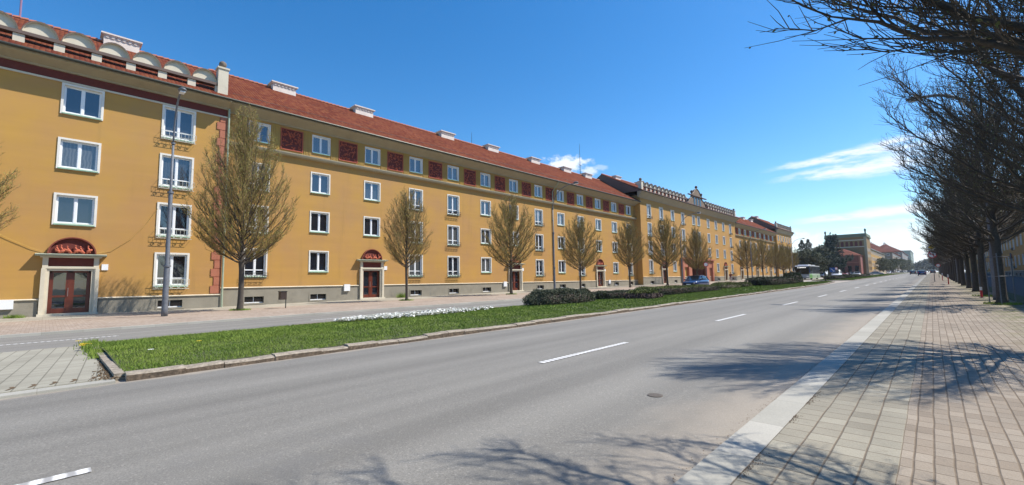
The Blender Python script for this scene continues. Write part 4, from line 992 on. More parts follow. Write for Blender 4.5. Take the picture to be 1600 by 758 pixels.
# stakes round the fourth tree
st=tag(empty('tree_guard',(2.0,27.2,gz(27.2,.05))),'thin steel stakes with crossbars guarding the rightmost visible trunk','tree guard')
for a in (.4,2.5,4.6):
    b=MB(); b.tube([(.42*math.cos(a),.42*math.sin(a),0),(.42*math.cos(a),.42*math.sin(a),2.1)],.022,6); b.build('stake',M['galv'],st)
for z in (1.15,1.95):
    b=MB(); b.tube([(.42*math.cos(a),.42*math.sin(a),z) for a in (.4,2.5,4.6,.4)],.014,5,False); b.build('crossbar',M['galv'],st)
for i,(x,y) in enumerate(((-29,7.8),(-29,18.9),(-29,30.4),(2,27.2),(2,34.8))):
    tuft(x,y,gz(y,.085 if x<0 else .05),.55,420,.14,['grass clump at the foot of the wide crowned tree','grass clump at the foot of the slender tree','grass clump at the foot of the tree behind the clipped shrub','grass clump at the foot of the rightmost trunk','grass clump at the foot of the tree beyond the grey post'][i],50+i)
tuft(-34.5,22.0,gz(22,.09),.45,300,.55,'green weed growing by the wall right of the second doorway',70)
tuft(-34.4,-1.0,gz(-1,.09),.4,260,.22,'low weed by the wall left of the nearest doorway',71)
# ---------------------------------------------------------------- shrubs and hedges
def hedge(name,label,x0,x1,y0,y1,h,m,seed,round_=0.,n=9000,leaf=.05,top=None,group=None,wig=.06,d=.12):
    rnd=random.Random(seed); cx,cy=(x0+x1)/2,(y0+y1)/2; hx,hy=(x1-x0)/2,(y1-y0)/2
    zg=gz(cy,d); root=tag(empty(name,(cx,cy,zg)),label,'shrub' if round_ else 'hedge',group)
    P=2.2 if round_ else 7.
    core=MB(); core.lathe([(1.,0),(1.,.35),(.93,.7),(.6,.92),(.05,.97)] if round_ else [(1.,0),(1.,.8),(.97,.93),(.05,.95)],(0,0,0),28)
    def sup(a): c,s_=math.cos(a),math.sin(a); k=(abs(c)**P+abs(s_)**P)**(-1/P); return c*k,s_*k
    vs=[]
    for (x,y,z) in core.v:
        r=math.hypot(x,y); a=math.atan2(y,x); sx,sy=sup(a); f=.9+.05*math.sin(a*5+seed)+.04*math.sin(a*9+z*6)
        vs.append((sx*r*hx*f,sy*r*hy*f,z*h*.93*(1+.05*math.sin(x*4+y*7+seed))))
    core.v=vs; core.build('stems',M['hedge_b'],root,smooth=True)
    b=MB()
    for i in range(n):
        a=rnd.random()*2*PI; sx,sy=sup(a); w=rnd.random()
        if w<.5: z=rnd.random()**.8; r=1.-( .28*max(0,z-.45)/.55 if round_ else .04*z)
        else: r=math.sqrt(rnd.random())*(.8 if round_ else .97); z=(1-.35*r**3) if round_ else 1.
        f=.97+.05*math.sin(a*5+seed)+.04*math.sin(a*9+z*6)+rnd.gauss(0,wig*.45); zz_=z*h*(1+.05*math.sin(sx*4*r+sy*7*r+seed))+rnd.gauss(0,wig*.5)
        x,y=sx*r*hx*f,sy*r*hy*f; zz_=max(.02,zz_)
        l=leaf*rnd.uniform(.6,1.5); u=Vector((rnd.gauss(0,1),rnd.gauss(0,1),rnd.gauss(0,1)+.5)).normalized(); v=u.orthogonal().normalized(); v.rotate(Matrix.Rotation(rnd.random()*6,3,u)); p=Vector((x,y,zz_))
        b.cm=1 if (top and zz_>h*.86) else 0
        b.add([tuple(p-v*l*.35),tuple(p+u*l),tuple(p+v*l*.35)],[(0,1,2)])
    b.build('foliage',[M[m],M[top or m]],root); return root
M['spirea']=mat('grey green shrub leaves',(.085,.095,.055),.85,.45,2.2)
hedge('shrub','wide clipped dark grey green shrub mound on the lawn beyond the white flowers',-16.4,-13.9,17.3,22.6,.74,'spirea',1,1.,26000,.055)
hedge('hedge','low dark hedge strip just past the clipped mound',-16.2,-14.2,24.0,29.2,.42,'hedge',2,0,9000,.055)
hedge('shrub','dry brown brush heap between the low hedge and the long box hedge',-14.1,-12.3,24.4,27.2,.42,'hedge_b',3,1.,3500,.09,'hedge_o',None,.16)
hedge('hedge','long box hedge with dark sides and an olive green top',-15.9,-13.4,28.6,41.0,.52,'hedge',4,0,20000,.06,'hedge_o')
hedge('hedge','low loose green bushes right of the long box hedge',-16.3,-14.2,44.0,50.5,.5,'hedge_o',5,1.,6000,.08,None,None,.12)
hedge('hedge','small olive bush left of the far dark hedge',-16.2,-14.4,51.5,54.5,.45,'hedge_o',6,1.,3000,.08)
hedge('hedge','far dark hedge on the median beneath the last left trees',-15.9,-12.6,55.5,69.0,.85,'hedge',7,0,12000,.09)
hedge('shrub','dark round bush at the far hedge end, before the bus',-15.6,-13.6,70.5,77.5,1.35,'hedge',8,1.,7000,.12)
for i,(y0,y1) in enumerate(((100,112),(118,126),(140,160))): hedge('hedge',['low dark hedge at the start of the second median','short dark hedge on the second median','farthest dark hedge on the second median'][i],-15,-12.5,y0,y1,.6,'hedge',20+i,0,3000,.12)
# ---------------------------------------------------------------- street lamps
def street_lamp(x,y,dz,h,arm,label,thick=.11,head=True,dirx=1):
    root=tag(empty('street_lamp',(x,y,gz(y,dz))),label,'street lamp','tall curved street lamps')
    b=MB(); b.lathe([(thick*1.45,0),(thick*1.4,.35),(thick*1.35,.5),(thick*1.25,2.3),(thick,2.5),(thick*.95,h*.56),(thick*.62,h*.575),(thick*.55,h*.8)],(0,0,0),14); b.build('pole',M['galv'],root,smooth=True)
    b=MB(); pts=[(0,0,h*.8-.02)]+[(dirx*arm*(1-math.cos(a)),0,h*.8+(h*.2)*math.sin(a)) for a in [PI/2*k/9 for k in range(1,10)]]; pts=[(p[0]*.9,p[1],p[2]) for p in pts]+[(dirx*arm*1.02,0,h+.02)]
    b.tube(pts,thick*.45,8); b.build('arm',M['galv'],root,smooth=True)
    for z,r_ in ((2.42,.16),(h*.56,.13),(h*.8-.1,.09)):
        b=MB(); b.lathe([(r_,0),(r_,.09)],(0,0,z),12); b.build('collar',M['galv'],root)
    b=MB(); L=.55; X=dirx*arm*1.02
    prof=[(-.02,.0,.05),(.08,.13,.12),(.3,.17,.15),(.5,.13,.10),(.58,.03,.03)]
    vs=[];n=10
    for (u,w,hh) in prof:
        for k in range(n): a=2*PI*k/n; vs.append((X+dirx*u,(w+.01)*math.cos(a),h+.02+hh*math.sin(a)*(1 if math.sin(a)>0 else .6)))
    fs=[(i*n+k,i*n+(k+1)%n,(i+1)*n+(k+1)%n,(i+1)*n+k) for i in range(4) for k in range(n)]+[tuple(range(n)),tuple(range(4*n,5*n))]
    b.add(vs,fs); hd=b.build('lamp_head',M['lampgrey'],root,smooth=True)
    b=MB(); b.box(min(X+dirx*.1,X+dirx*.48),max(X+dirx*.1,X+dirx*.48),-.1,.1,h-.10,h-.055); b.build('lamp_glass',M['lens'],hd); return root
street_lamp(-27.4,4.1,.08,10.9,1.3,'weathered grey lamp post in front of the nearest block, its arm curving right',.095)
for y,l in ((35.0,'thin dark lamp with a long arm, between the third and fourth left trees'),(66.2,'lamp rising before the near end of the gabled block'),(102.,'lamp rising beyond the pink gateway'),(140.,'lamp whose head shows above the narrow corner block\'s end')):
    street_lamp(-27.4,y,.08,10.6,2.6,l,.085)
street_lamp(2.25,31.2,.05,10.5,2.0,'thick grey post standing just left of the rightmost trunk',.17,True,-1)
street_lamp(2.1,71.,.05,10.5,2.,'thin distant post under the right hand trees',.09,True,-1)
# ---------------------------------------------------------------- street furniture and signs
lb=tag(empty('litter_bin',(-28.3,9.9,gz(9.9,.08))),'dark brown litter bin on a post right of the wide crowned tree','litter bin')
b=MB(); b.tube([(.0,.12,0),(.0,.12,1.0)],.03,8); b.build('post',M['iron'],lb)
b=MB()
for (a,c,d,e) in ((-.19,-.17,-.24,.10),(.17,.19,-.24,.10)): b.box(a,c,d,e,.52,1.0)
b.box(-.17,.17,-.24,-.22,.52,1.0); b.box(-.17,.17,.08,.10,.52,1.0); b.box(-.17,.17,-.22,.08,.52,.54); b.box(-.2,.2,-.25,.11,.97,1.0+.0); 
b.build('bucket',mat('dark brown bin plastic',(.045,.028,.022),.5,.1,4),lb)
b=MB(); b.box(-.215,.215,-.265,.125,1.0,1.03); b.build('rim',M['plastic'],lb)
M['sign_w']=mat('white sign face',(.8,.8,.8),.4,.03,5); M['sign_r']=mat('red sign face',(.55,.03,.04),.4,.03,5); M['sign_y']=mat('yellow sign face',(.75,.48,.03),.4,.03,5)
M['sign_b']=mat('blue sign face',(.02,.09,.35),.4,.03,5); M['black']=mat('black sign paint',(.02,.02,.02),.5,.03,5)
def disc(b,y,z,r,c0=(0,0),n=24,s=-1):
    b.poly([(c0[0]+r*math.cos(2*PI*k/n)*s,y,c0[1]+z+r*math.sin(2*PI*k/n)) for k in range(n)][::-1 if s>0 else 1])
def round_sign(name,x,y,zc,r,label,kind,dz=.04,hp=None):
    root=tag(empty(name,(x,y,gz(y,dz))),label,'road sign')
    b=MB(); b.tube([(0,0,0),(0,0,hp or zc+r)],.035,8); b.build('post',M['galv'],root)
    b=MB(); b.cm=0
    b.prism([(r*math.cos(2*PI*k/24),zc+r*math.sin(2*PI*k/24)) for k in range(24)],'y',-.075,-.045)
    if kind=='noturn':
        b.cm=1; disc(b,-.079,zc,r*.995); b.cm=2; disc(b,-.083,zc,r*.78)
        b.cm=3
        def bar(x0,z0,x1,z1,w,yy):
            d=Vector((x1-x0,0,z1-z0)).normalized(); nn=Vector((-d.z,0,d.x))*w/2
            b.poly([(x0+nn.x,yy,zc+z0+nn.z),(x0-nn.x,yy,zc+z0-nn.z),(x1-nn.x,yy,zc+z1-nn.z),(x1+nn.x,yy,zc+z1+nn.z)])
        bar(.12*r/.45,-.27*r/.45,.12*r/.45,.12*r/.45,.09,-.087); bar(.17*r/.45,.09*r/.45,-.16*r/.45,.09*r/.45,.09,-.088)
        b.poly([(-.13,-.088,zc+.22),(-.30,-.088,zc+.09),(-.13,-.088,zc-.04)])
        b.cm=1; bar(-.28*r/.45,.28*r/.45,.28*r/.45,-.28*r/.45,.08,-.092)
    else:
        b.cm=1; disc(b,-.079,zc,r*.995); b.cm=2; disc(b,-.083,zc,r*.72)
    b.build('sign_face',[M['galv'],M['sign_r'],M['sign_w'],M['black']],root); return root
sg=round_sign('road_sign',.15,75.3,3.35,.43,'round red ringed no left turn sign under a yellow diamond, on the right pavement','noturn',hp=4.6)
b=MB(); q=.52; b.cm=0; b.prism([(q,4.28),(0,4.28+q),(-q,4.28),(0,4.28-q)],'y',-.075,-.045); b.cm=1; b.poly([(q*.97,-.079,4.28),(0,-.079,4.28-q*.97),(-q*.97,-.079,4.28),(0,-.079,4.28+q*.97)][::-1]); b.cm=2; b.poly([(q*.66,-.083,4.28),(0,-.083,4.28-q*.66),(-q*.66,-.083,4.28),(0,-.083,4.28+q*.66)][::-1])
b.build('diamond_plate',[M['galv'],M['sign_w'],M['sign_y']],sg)
round_sign('road_sign',-22.6,62.8,2.9,.34,'round pink faced sign on a post at the pink gateway\'s right pier','ring')
round_sign('road_sign',-21.8,171.,2.6,.4,'small round sign on a post right of the bus','ring')
round_sign('road_sign',.9,118.,2.3,.35,'small distant round sign low on the right pavement','ring')
bs=tag(empty('direction_sign',(-16.2,121.5,gz(121.5))),'square blue sign with a white diagonal arrow, beside the white van','road sign')
b=MB(); b.tube([(0,0,0),(0,0,2.6)],.035,8); b.build('post',M['galv'],bs)
b=MB(); b.cm=0; b.box(-.5,.5,-.06,-.03,1.5,2.5); b.cm=1; d_=.055
b.poly([(-.33,-.064,2.27),(-.25,-.064,2.35),(.33,-.064,1.73),(.25,-.064,1.65)]); b.poly([(.36,-.066,1.62),(.10,-.066,1.66),(.32,-.066,1.88)]); b.build('sign_face',[M['sign_b'],M['sign_w']],bs)
for i,(x,y,h) in enumerate(((-16.2,88.,1.9),(-12.2,84.,1.5),(-22.5,150.,2.2))):
    o=tag(empty('bollard',(x,y,gz(y))),['dark slim post on the median tip right of the bus','short dark post at the median tip','dark post on the far pavement corner'][i],'post')
    b=MB(); b.lathe([(.09,0),(.09,h*.9),(.06,h*.95),(.02,h)],(0,0,0),10); b.build('post',M['iron'],o); b=MB(); b.lathe([(.095,0),(.095,.1)],(0,0,h*.75),10); b.build('band',M['iron'],o)
for i,(x,y) in enumerate(((1.75,33.2),(1.1,62.),(.95,84.))):
    o=tag(empty('marker_post',(x,y,gz(y,.04))),['short red and white post by the trunk beyond the grey lamp post','red and white post in the middle of the right pavement','farthest red and white post on the right pavement'][i],'post','red and white posts on the pavement')
    hh=.55 if i==0 else 1.0
    b=MB(); b.cm=0; b.tube([(0,0,0),(0,0,hh*.7)],.045,8); b.cm=1; b.tube([(0,0,hh*.7),(0,0,hh)],.046,8); b.build('post',[M['sign_r'],M['sign_w']],o); b=MB(); b.lathe([(.1,0),(.1,.02)],(0,0,0),10); b.build('base_plate',M['galv'],o)
# ---------------------------------------------------------------- vehicles (front towards local -y)
def loft(b,secs):
    """secs: list of (y,[(x,z)...]) half sections from bottom outward to top; mirrored"""
    rings=[]
    for y,hs in secs:
        ring=[(x,y,z) for x,z in hs]+[(-x,y,z) for x,z in reversed(hs)]; rings.append(ring)
    n=len(rings[0]); vs=[p for r in rings for p in r]
    fs=[(i*n+k,i*n+(k+1)%n,(i+1)*n+(k+1)%n,(i+1)*n+k) for i in range(len(rings)-1) for k in range(n)]
    fs+=[tuple(range(n)),tuple(reversed(range((len(rings)-1)*n,len(rings)*n)))]
    b.add(vs,fs)
def wheel(root,x,y,r,w=.2):
    b=MB(); sg=1 if x>0 else -1; n=20
    def ringx(xx,rr_): return [(xx,rr_*math.cos(2*PI*k/n),rr_*math.sin(2*PI*k/n)) for k in range(n)]
    prof=[(-w/2,r*.55),(-w/2,r*.92),(-w/2+.03,r),(w/2-.03,r),(w/2,r*.92),(w/2,r*.62),(w/2-.05,r*.6)]
    vs=[p for a,c in prof for p in ringx(a*sg,c)]; b.add(vs,[(i*n+k,i*n+(k+1)%n,(i+1)*n+(k+1)%n,(i+1)*n+k) for i in range(len(prof)-1) for k in range(n)])
    o=b.build('wheel',M['tyre'],root,loc=(x,y,r),smooth=True)
    b=MB(); X=sg*(w/2-.045)
    for k in range(5):
        a=2*PI*k/5; a2=a+.55; b.add([(X,0,0),(X,r*.6*math.cos(a-.28),r*.6*math.sin(a-.28)),(X,r*.6*math.cos(a+.28),r*.6*math.sin(a+.28))],[(0,1,2)])
    b.tube([(X-.01*sg,0,0),(X+.02*sg,0,0)],r*.18,8); b.build('rim',M['rim'],o)
def car(x,y,rz,paint,label,L=4.3,W=1.76,H=1.46,kind='hatch',dz=0.,group=None,name='parked_car'):
    root=tag(empty(name,(x,y,gz(y,dz)),rz),label,'car' if kind!='van' else 'van',group)
    hw=W/2; f=-L/2; r_=L/2; P=paint; zb=.2
    belt=.92 if kind!='van' else 1.05
    S_=lambda y,k,zt,zl=zb:(y,[(hw*k*.86,zl),(hw*k*.98,zl+.12),(hw*k,(zl+zt)/2),(hw*k*.985,zt-.08),(hw*k*.90,zt)])
    b=MB(); hood=.80 if kind!='van' else .98
    loft(b,[S_(f,.72,.62,.32),S_(f+.08,.90,.70,.24),S_(f+.35,.98,hood*.94),S_(f+.9,1.,hood+.04),S_(f+1.25,1.,belt),S_(0,1.,belt+.02),S_(r_-.8,1.,belt+.04),S_(r_-.25,.98,belt+.05),S_(r_-.05,.93,belt-.02,.3),S_(r_,.85,.8,.36)])
    b.build('body',P,root,smooth=True)
    g=MB(); k1=.78
    if kind=='van': fr=[(f+1.0,.86,belt-.02),(f+1.55,.80,H-.10),(f+1.9,.80,H-.04),(r_-.35,.80,H-.04),(r_-.12,.84,H-.4),(r_-.06,.86,belt)]
    elif kind=='sedan': fr=[(f+1.15,.88,belt-.03),(f+1.95,.74,H-.07),(f+2.4,.73,H-.03),(r_-1.35,.73,H-.05),(r_-.95,.78,H-.25),(r_-.5,.86,belt)]
    else: fr=[(f+1.1,.88,belt-.03),(f+1.85,.75,H-.07),(f+2.3,.74,H-.03),(r_-.9,.73,H-.07),(r_-.35,.78,H-.24),(r_-.12,.86,belt)]
    loft(g,[(yy,[(hw*.9,belt-.12),(hw*.9,belt-.02 if zt<belt+.1 else belt),(hw*(.9+k)/2,(belt+zt)/2),(hw*k,zt-.03),(hw*k*.9,zt)]) for yy,k,zt in fr]); gl=g.build('windows',M['carglass'],root,smooth=True)
    rf=MB(); y0,y1=fr[1][0]+.02,fr[3][0]+.05; loft(rf,[(y0,[(hw*.73,H-.085),(hw*.70,H-.055),(hw*.4,H-.04)]),((y0+y1)/2,[(hw*.75,H-.06),(hw*.72,H-.01),(hw*.4,H+.01)]),(y1,[(hw*.73,H-.10),(hw*.70,H-.06),(hw*.4,H-.045)])]); rf.build('roof',P,root,smooth=True)
    pl=MB()
    for sg in (-1,1):
        for yy,zt,lean in ((f+1.1,H-.08,.75),(f+L*.52,H-.05,.0),(fr[-1][0]-.02,H-.22,-.25)):
            pl.tube([(sg*hw*.905,yy+.02,belt-.02),(sg*hw*.765,yy+lean*.98,zt)],.035,5)
    pl.build('pillar_trim',P,root)
    hb=MB(); hb.box(-hw*.5,hw*.5,f-.012,f+.10,.36,.56); hb.build('grille',M['plastic'],root)
    bb=MB(); bb.box(-hw*.6,hw*.6,f+.0,f+.14,.24,.33); bb.build('bumper_intake',M['plastic'],root)
    for sg in (-1,1):
        q=MB(); q.add([(sg*hw*.52,f+.015,.52),(sg*hw*.86,f+.19,.55),(sg*hw*.90,f+.33,.70),(sg*hw*.56,f+.12,.68),(sg*hw*.5,f+.3,.6),(sg*hw*.8,f+.5,.62)],[(0,1,2,3),(0,3,4),(1,5,2),(3,2,5,4)]); q.build('headlight',M['lens'],root)
        q=MB(); q.box(*sorted((sg*hw*.62,sg*hw*.88)),r_-.12,r_+.012,.68,.90); q.build('tail_light',M['redlens'],root)
        q=MB(); q.box(*sorted((sg*hw*.93,sg*(hw+.17))),f+1.32,f+1.42,belt+.0,belt+.14); q.build('mirror',P,root)
        for yy in (f+.78,r_-.82): wheel(root,sg*(hw-.11),yy,.315)
    q=MB(); q.box(-.26,.26,f-.022,f-.013,.38,.49); q.build('number_plate',M['sign_w'],root)
    q=MB(); q.box(-.26,.26,r_+.002,r_+.014,.55,.66); q.build('number_plate',M['sign_w'],root); return root
cb=carpaint('blue car paint',(.01,.025,.09)); cw=carpaint('white car paint',(.75,.76,.77)); cs=carpaint('silver car paint',(.38,.39,.41)); cdk=carpaint('dark car paint',(.02,.022,.028)); cbl=carpaint('bright blue car paint',(.02,.07,.25)); crd=carpaint('dark red paint',(.2,.02,.02))
car(-20.6,53.6,0.,cb,'dark blue hatchback parked on the far side road behind the box hedge',4.35,1.78,1.5)
car(-2.1,168.,PI,cbl,'blue car driving away on the main road in the distance',4.3,1.8,1.5,name='moving_car')
car(-5.0,215.,PI,cdk,'dark green blue car ahead of the blue one on the main road',4.3,1.8,1.5,name='moving_car')
car(-20.,157.,0.,cw,'tall white van waiting at the crossroads beside the blue square sign',4.9,1.95,2.2,'van',name='van')
car(-16.8,238.,PI/2,cs,'silver grey car crossing sideways at the crossroads',4.6,1.78,1.42,'sedan',name='moving_car')
car(-19.6,200.,.2,cs,'light silver car left of the crossing silver grey car',4.3,1.76,1.5,name='moving_car')
GC='parked cars along the far left side'
for i,(x,px,p,kd,l) in enumerate(((-17.2,1386,cw,'hatch','white car right of the crossing silver one'),(-17.6,1392,cdk,'sedan','dark car right of the white one'),(-17.2,1400,cw,'hatch','second white parked car toward the distance'),(-17.8,1403,cdk,'hatch','dark hatchback among the distant parked cars'),
    (-17.2,1407,cs,'hatch','silver parked car among the distant ones'),(-17.2,1412,cw,'hatch','farthest pale parked car'),(-15.0,1419,cdk,'van','tall dark van at the far end of the median'),(-24.5,1330,cdk,'hatch','dark car before the red annex'),(-26.,1318,crd,'hatch','dark red car behind the white van'))):
    a=math.atan((px-800)/690); a=YAW-a; yy=-x/math.tan(a); yy=min(yy,520)
    car(x,yy,0 if i!=3 else PI/2,p,l,4.3,1.76,1.5 if kd!='van' else 2.3,kd,group=GC)
car(-22.3,148.,0,cdk,'dark car half hidden behind the bus',4.4,1.8,1.5,name='parked_car'); car(-24.,140,0,cw,'white car behind the bus, right side',4.3,1.8,1.6,name='parked_car')
car(-4.,260,PI,cdk,'distant dark car left of the two blue ones',name='moving_car'); car(.2,250,PI,cdk,'small distant dark car by the right kerb',name='parked_car')
# bus
bus=tag(empty('city_bus',(-19.8,109.3,gz(109.3))),'white roofed city bus with dark windscreen and lime green flank coming down the side road','bus')
bw=1.27
green=carpaint('lime green bus paint',(.18,.50,.10)); pale=carpaint('pale green white bus paint',(.55,.72,.50)); grey=carpaint('grey bus paint',(.32,.35,.37))
b=MB(); b.prism([(0,.32),(0,1.15),(.04,1.25),(11.9,1.25),(12,.32)],'x',-bw,bw); b.build('lower_body',pale,bus)
b=MB(); b.prism([(-.02,.30),(-.10,.6),(-.08,1.15),(-.01,1.2)],'x',-bw*.98,bw*.98); b.build('front_panel',grey,bus)
b=MB(); b.box(bw,bw+.012,.35,2.9,.34,1.24); b.box(-bw-.012,-bw,.35,2.9,.34,1.24); b.build('green_panel',green,bus)
b=MB(); b.prism([(-.06,1.2),(.02,2.75),(.12,2.86),(11.9,2.86),(12,1.25)],'x',-bw+.02,bw-.02); b.build('windows',M['carglass'],bus)
b=MB(); b.prism([(.06,2.86),(.25,3.02),(11.8,3.02),(11.9,2.86)],'x',-bw,bw); b.box(-.95,.95,1.2,4.2,3.02,3.25); b.box(-.9,.9,6,9,3.02,3.2); b.build('roof',cw,bus)
b=MB()
for yy in (1.4,2.8,4.6,6.2,7.8,9.4,10.9): b.box(bw-.02,bw+.008,yy-.05,yy+.05,1.25,2.86); b.box(-bw-.008,-bw+.02,yy-.05,yy+.05,1.25,2.86)
b.build('window_pillars',M['plastic'],bus)
b=MB(); b.box(-.95,.95,-.045,.03,2.45,2.72); ds=b.build('destination_sign',M['black'],bus)
m,t,bs_=principled('led letters'); bs_.inputs['Emission Color'].default_value=(1,.95,.85,1); bs_.inputs['Emission Strength'].default_value=1.2
b=MB()
for k,(xx,w_) in enumerate(((-.78,.16),(-.5,.1),(-.36,.12),(-.2,.1),(-.06,.12),(.1,.1),(.24,.14),(.46,.1),(.6,.12))): b.box(xx,xx+w_,-.05,-.046,2.52,2.65)
b.build('led_blocks',m,ds)
for sg_ in (-1,1):
    b=MB(); b.box(*sorted((sg_*.75,sg_*1.15)),-.125,-.09,.62,.82); b.build('headlight',M['lens'],bus)
    b=MB(); b.tube([(sg_*bw*.95,.05,2.7),(sg_*(bw+.2),-.15,2.6),(sg_*(bw+.2),-.15,2.35)],.03,5); b.box(*sorted((sg_*(bw+.1),sg_*(bw+.3))),-.2,-.1,1.95,2.4); b.build('mirror',M['plastic'],bus)
    for yy in (2.5,8.8): wheel(bus,sg_*(bw-.13),yy,.48,.28)
# ---------------------------------------------------------------- person with a bicycle near the far doors
def skin_figure(name,pts,edges,rad,m,parent=None,loc=(0,0,0),lev=2):
    me=bpy.data.meshes.new(name); me.from_pydata(pts,edges,[]); o=bpy.data.objects.new(name,me); COL.objects.link(o); me.materials.append(m); o.location=loc
    if parent: o.parent=parent
    md=o.modifiers.new('skin','SKIN'); md.use_smooth_shade=True
    for i,r_ in enumerate(rad): me.skin_vertices[0].data[i].radius=(r_,r_ if not isinstance(r_,tuple) else r_[1])
    me.skin_vertices[0].data[0].use_root=True
    s_=o.modifiers.new('sub','SUBSURF'); s_.levels=lev; s_.render_levels=lev; return o
pr=tag(empty('person',(-28.2,90.8,gz(90.8,.09)),.4),'person in reddish brown jacket and pale trousers bending over a bicycle','person')
skinm=mat('skin',(.55,.33,.24),.6,.05,5); jk=mat('reddish brown jacket',(.20,.05,.03),.85,.15,6); trs=mat('pale trousers',(.45,.42,.40),.85,.1,6); hr=mat('dark hair',(.03,.02,.015),.8,.1,9)
pts=[(0,0,.95),(0,-.03,1.12),(0,-.08,1.32),(0,-.12,1.46),(0,-.15,1.54),(0,-.19,1.64),(0,-.20,1.73),
 (.18,-.10,1.42),(.24,-.22,1.18),(.22,-.45,1.05),(.22,-.53,1.03),(-.18,-.10,1.42),(-.24,-.22,1.18),(-.22,-.45,1.05),(-.22,-.53,1.03),
 (.10,0,.88),(.11,-.06,.50),(.12,.06,.10),(.12,-.08,.04),(-.10,0,.88),(-.11,.10,.50),(-.12,.24,.12),(-.12,.12,.04)]
edges=[(0,1),(1,2),(2,3),(3,4),(4,5),(5,6),(2,7),(7,8),(8,9),(9,10),(2,11),(11,12),(12,13),(13,14),(0,15),(15,16),(16,17),(17,18),(0,19),(19,20),(20,21),(21,22)]
rad=[.14,.13,.15,.08,.055,.095,.075,.065,.05,.038,.035,.065,.05,.038,.035,.09,.065,.045,.04,.09,.065,.045,.04]
skin_figure('body',pts,edges,rad,skinm,pr)
skin_figure('jacket',[(0,0,.90),(0,-.03,1.12),(0,-.08,1.32),(0,-.12,1.45),(.18,-.10,1.42),(.24,-.22,1.18),(.22,-.42,1.06),(-.18,-.10,1.42),(-.24,-.22,1.18),(-.22,-.42,1.06)],[(0,1),(1,2),(2,3),(2,4),(4,5),(5,6),(2,7),(7,8),(8,9)],[.17,.16,.18,.08,.085,.066,.052,.085,.066,.052],jk,pr)
skin_figure('trousers',[(0,0,.93),(.10,0,.86),(.11,-.06,.50),(.12,.05,.12),(-.10,0,.86),(-.11,.10,.50),(-.12,.23,.14)],[(0,1),(1,2),(2,3),(0,4),(4,5),(5,6)],[.16,.11,.085,.065,.11,.085,.065],trs,pr)
b=MB(); b.lathe([(.02,.11),(.08,.09),(.105,.03),(.10,-.04),(.07,-.07)],(0,-.175,1.70),10); b.build('hair',hr,pr,smooth=True)
bk=tag(empty('bicycle',(-27.9,90.2,gz(90.2,.09)),.4+PI/2),'dark bicycle held by the person in the reddish brown jacket','bicycle')
for yy in (-.52,.52):
    b=MB(); b.tube([(0,yy+.33*math.cos(2*PI*k/20),.34+.33*math.sin(2*PI*k/20)) for k in range(21)],.018,5,False)
    for k in range(8): b.tube([(0,yy,.34),(0,yy+.32*math.cos(PI*k/4),.34+.32*math.sin(PI*k/4))],.003,3,False)
    b.build('wheel',M['tyre'],bk)
b=MB()
for p in ([(0,-.52,.34),(0,-.38,.85),(0,-.34,1.0)],[(0,-.38,.82),(0,.2,.78),(0,.02,.30),(0,-.39,.72)],[(0,.2,.78),(0,.52,.34),(0,.02,.30)],[(0,.14,.6),(0,.24,.92)]): b.tube(p,.02,5)
b.build('frame',crd,bk); b=MB(); b.tube([(-.26,-.30,1.02),(0,-.34,1.04),(.26,-.30,1.02)],.014,5); b.build('handlebar',M['iron'],bk)
b=MB(); b.prism([(-.07,.36),(.07,.36),(.02,.10),(-.02,.10)],'z',.92,.97); b.build('saddle',M['plastic'],bk)
# ---------------------------------------------------------------- far trees
def leafy_tree(x,y,H,Rc,seed,m,label,kind='round',name='tree',n=2200,leaf=.35,group=None,z0=None):
    rnd=random.Random(seed); root=tag(empty(name,(x,y,gz(y))),label,'tree',group)
    b=MB(); b.tube([(0,0,0),(.1,.05,H*.3),(0,.1,H*.6),(0,0,H*.85)],[.03*H*.6,.02*H*.6,.012*H*.6,.03],7)
    for i in range(9):
        a=rnd.random()*6.3; z=H*rnd.uniform(.25,.6); r_=Rc*rnd.uniform(.5,.9); b.tube([(0,0,z),(r_*.5*math.cos(a),r_*.5*math.sin(a),z+H*.06),(r_*math.cos(a),r_*math.sin(a),z+H*.18)],[.10,.06,.02],4)
    b.build('trunk',M['bark'],root)
    c=MB()
    if kind=='cone':
        for i in range(n):
            u=rnd.random()**.75; z=H*(.12+.88*(1-u)); tier=.75+.25*math.sin((1-u)*38+math.sin(seed)); rr_=Rc*u**.85*tier*math.sqrt(rnd.uniform(.35,1)); a=rnd.random()*6.3
            p=Vector((rr_*math.cos(a),rr_*math.sin(a),z-.10*rr_)); l=leaf*rnd.uniform(.6,1.3); d=Vector((math.cos(a),math.sin(a),rnd.gauss(-.1,.4))).normalized(); v=d.cross(Vector((rnd.gauss(0,.3),rnd.gauss(0,.3),1))).normalized()
            c.add([tuple(p-v*l*.3),tuple(p+d*l),tuple(p+v*l*.3)],[(0,1,2)])
    else:
        cl=[(rnd.gauss(0,.38),rnd.gauss(0,.38),rnd.uniform(-.75,.9),rnd.uniform(.22,.42)) for _ in range(26)]
        for i in range(n):
            q=cl[i%26]; sh_=math.sqrt(max(.05,1-q[2]**2*.8)); a=rnd.random()*6.3; w=rnd.uniform(-1,1); rr_=q[3]*rnd.uniform(.5,1.1)
            px=q[0]*sh_+rr_*math.sqrt(1-w*w)*math.cos(a); py=q[1]*sh_+rr_*math.sqrt(1-w*w)*math.sin(a); pz=q[2]+rr_*w
            p=Vector((px*Rc*1.35,py*Rc*1.35,H*.58+pz*H*.38)); l=leaf*rnd.uniform(.6,1.3); u=Vector((rnd.gauss(0,1),rnd.gauss(0,1),rnd.gauss(0,1))).normalized(); v=u.orthogonal().normalized()
            if p.z<H*.08: continue
            c.add([tuple(p-v*l*.5),tuple(p+u*l),tuple(p+v*l*.5)],[(0,1,2)])
    c.build('crown',m,root); return root
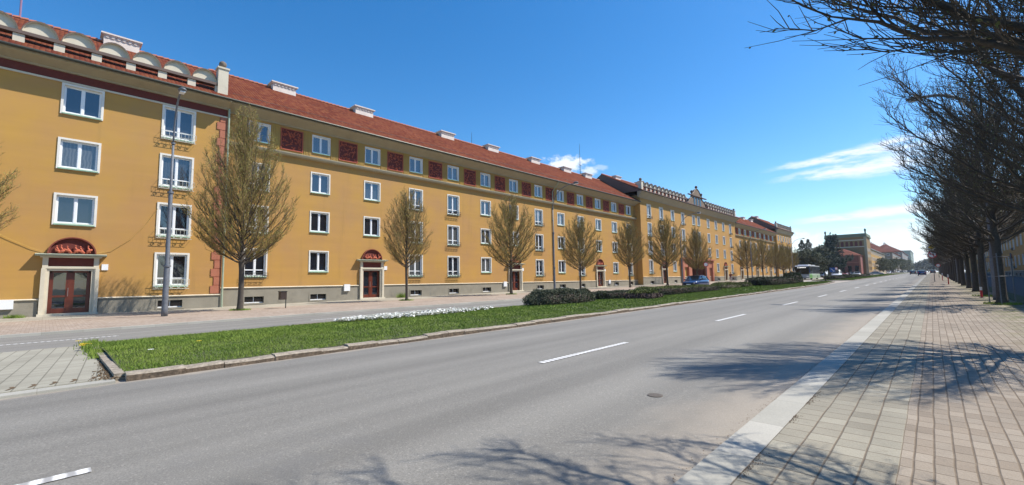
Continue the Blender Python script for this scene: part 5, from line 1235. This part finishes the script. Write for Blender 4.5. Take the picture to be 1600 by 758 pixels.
GT='trees at the crossroads'
for i,(px,Y,H_,Rc,kd,mm,l) in enumerate((
  (1246,205,9.5,3.6,'round','farleaf','olive tree directly behind the bus front'),(1254,215,15,5.6,'cone','needle','pointed dark conifer behind the bus, left of two'),(1264,225,15.8,5.6,'cone','needle','taller pointed dark conifer behind the bus'),
  (1262,195,9.5,4.,'round','farleaf','olive budding tree behind the bus roof'),(1276,200,9.,4.,'round','farleaf','olive tree above the rear of the bus'),(1285,215,11.5,4.5,'round','farleaf','broad olive tree right of the bus'),
  (1292,235,12.5,5.,'round','needle','dark evergreen mass left of the corner building'),(1299,228,17.0,2.6,'round','needle','tall dark pine beside the corner building'),(1297,232,12.,3.4,'round','needle','dark evergreen before the corner building\'s left edge'),(1300,205,8.,3.0,'round','needle','low dark evergreen behind the blue sign'))):
    a=YAW-math.atan((px-800)/690); x=-Y*math.tan(a); leafy_tree(x,Y,H_,Rc,100+i,M[mm],l,kd,'conifer_tree' if mm=='needle' else 'deciduous_tree',4500,.6,GT)
for i,(px,H_) in enumerate(((1378,8),(1384,9),(1390,9),(1396,9.5),(1401,10),(1406,11),(1411,12),(1416,13),(1420,15))):
    X=-19+i*.2; a=YAW-math.atan((px-800)/690); Y=min(-X/math.tan(a),640); leafy_tree(X,Y,H_,3.6,200+i,M['farleaf'],'olive green tree in the line before the far left buildings','round','deciduous_tree',900,.8,'trees before the far left buildings')
for i in range(26):
    Y=760+((i*37)%60); X=-24+i*4.6+((i*13)%5); leafy_tree(X,Y,(11+((i*29)%9)),8,300+i,M['farleaf2'],'hazy grey green tree closing the far end of the street','round','deciduous_tree',420,1.9,'trees closing the end of the street')

# ---------------------------------------------------------------- thin spring haze over the whole place
hm=bpy.data.materials.new('haze air'); hm.use_nodes=True; hn=hm.node_tree; 
for n_ in list(hn.nodes): hn.nodes.remove(n_)
ho=hn.nodes.new('ShaderNodeOutputMaterial'); hv=hn.nodes.new('ShaderNodeVolumePrincipled'); hv.inputs['Color'].default_value=(.80,.88,1,1); hv.inputs['Density'].default_value=.00014; hv.inputs['Anisotropy'].default_value=.3
hn.links.new(hv.outputs[0],ho.inputs['Volume'])
b=MB(); b.box(-2600,2600,-400,3100,-5.5,36); tag(b.build('haze',hm),kind='stuff')
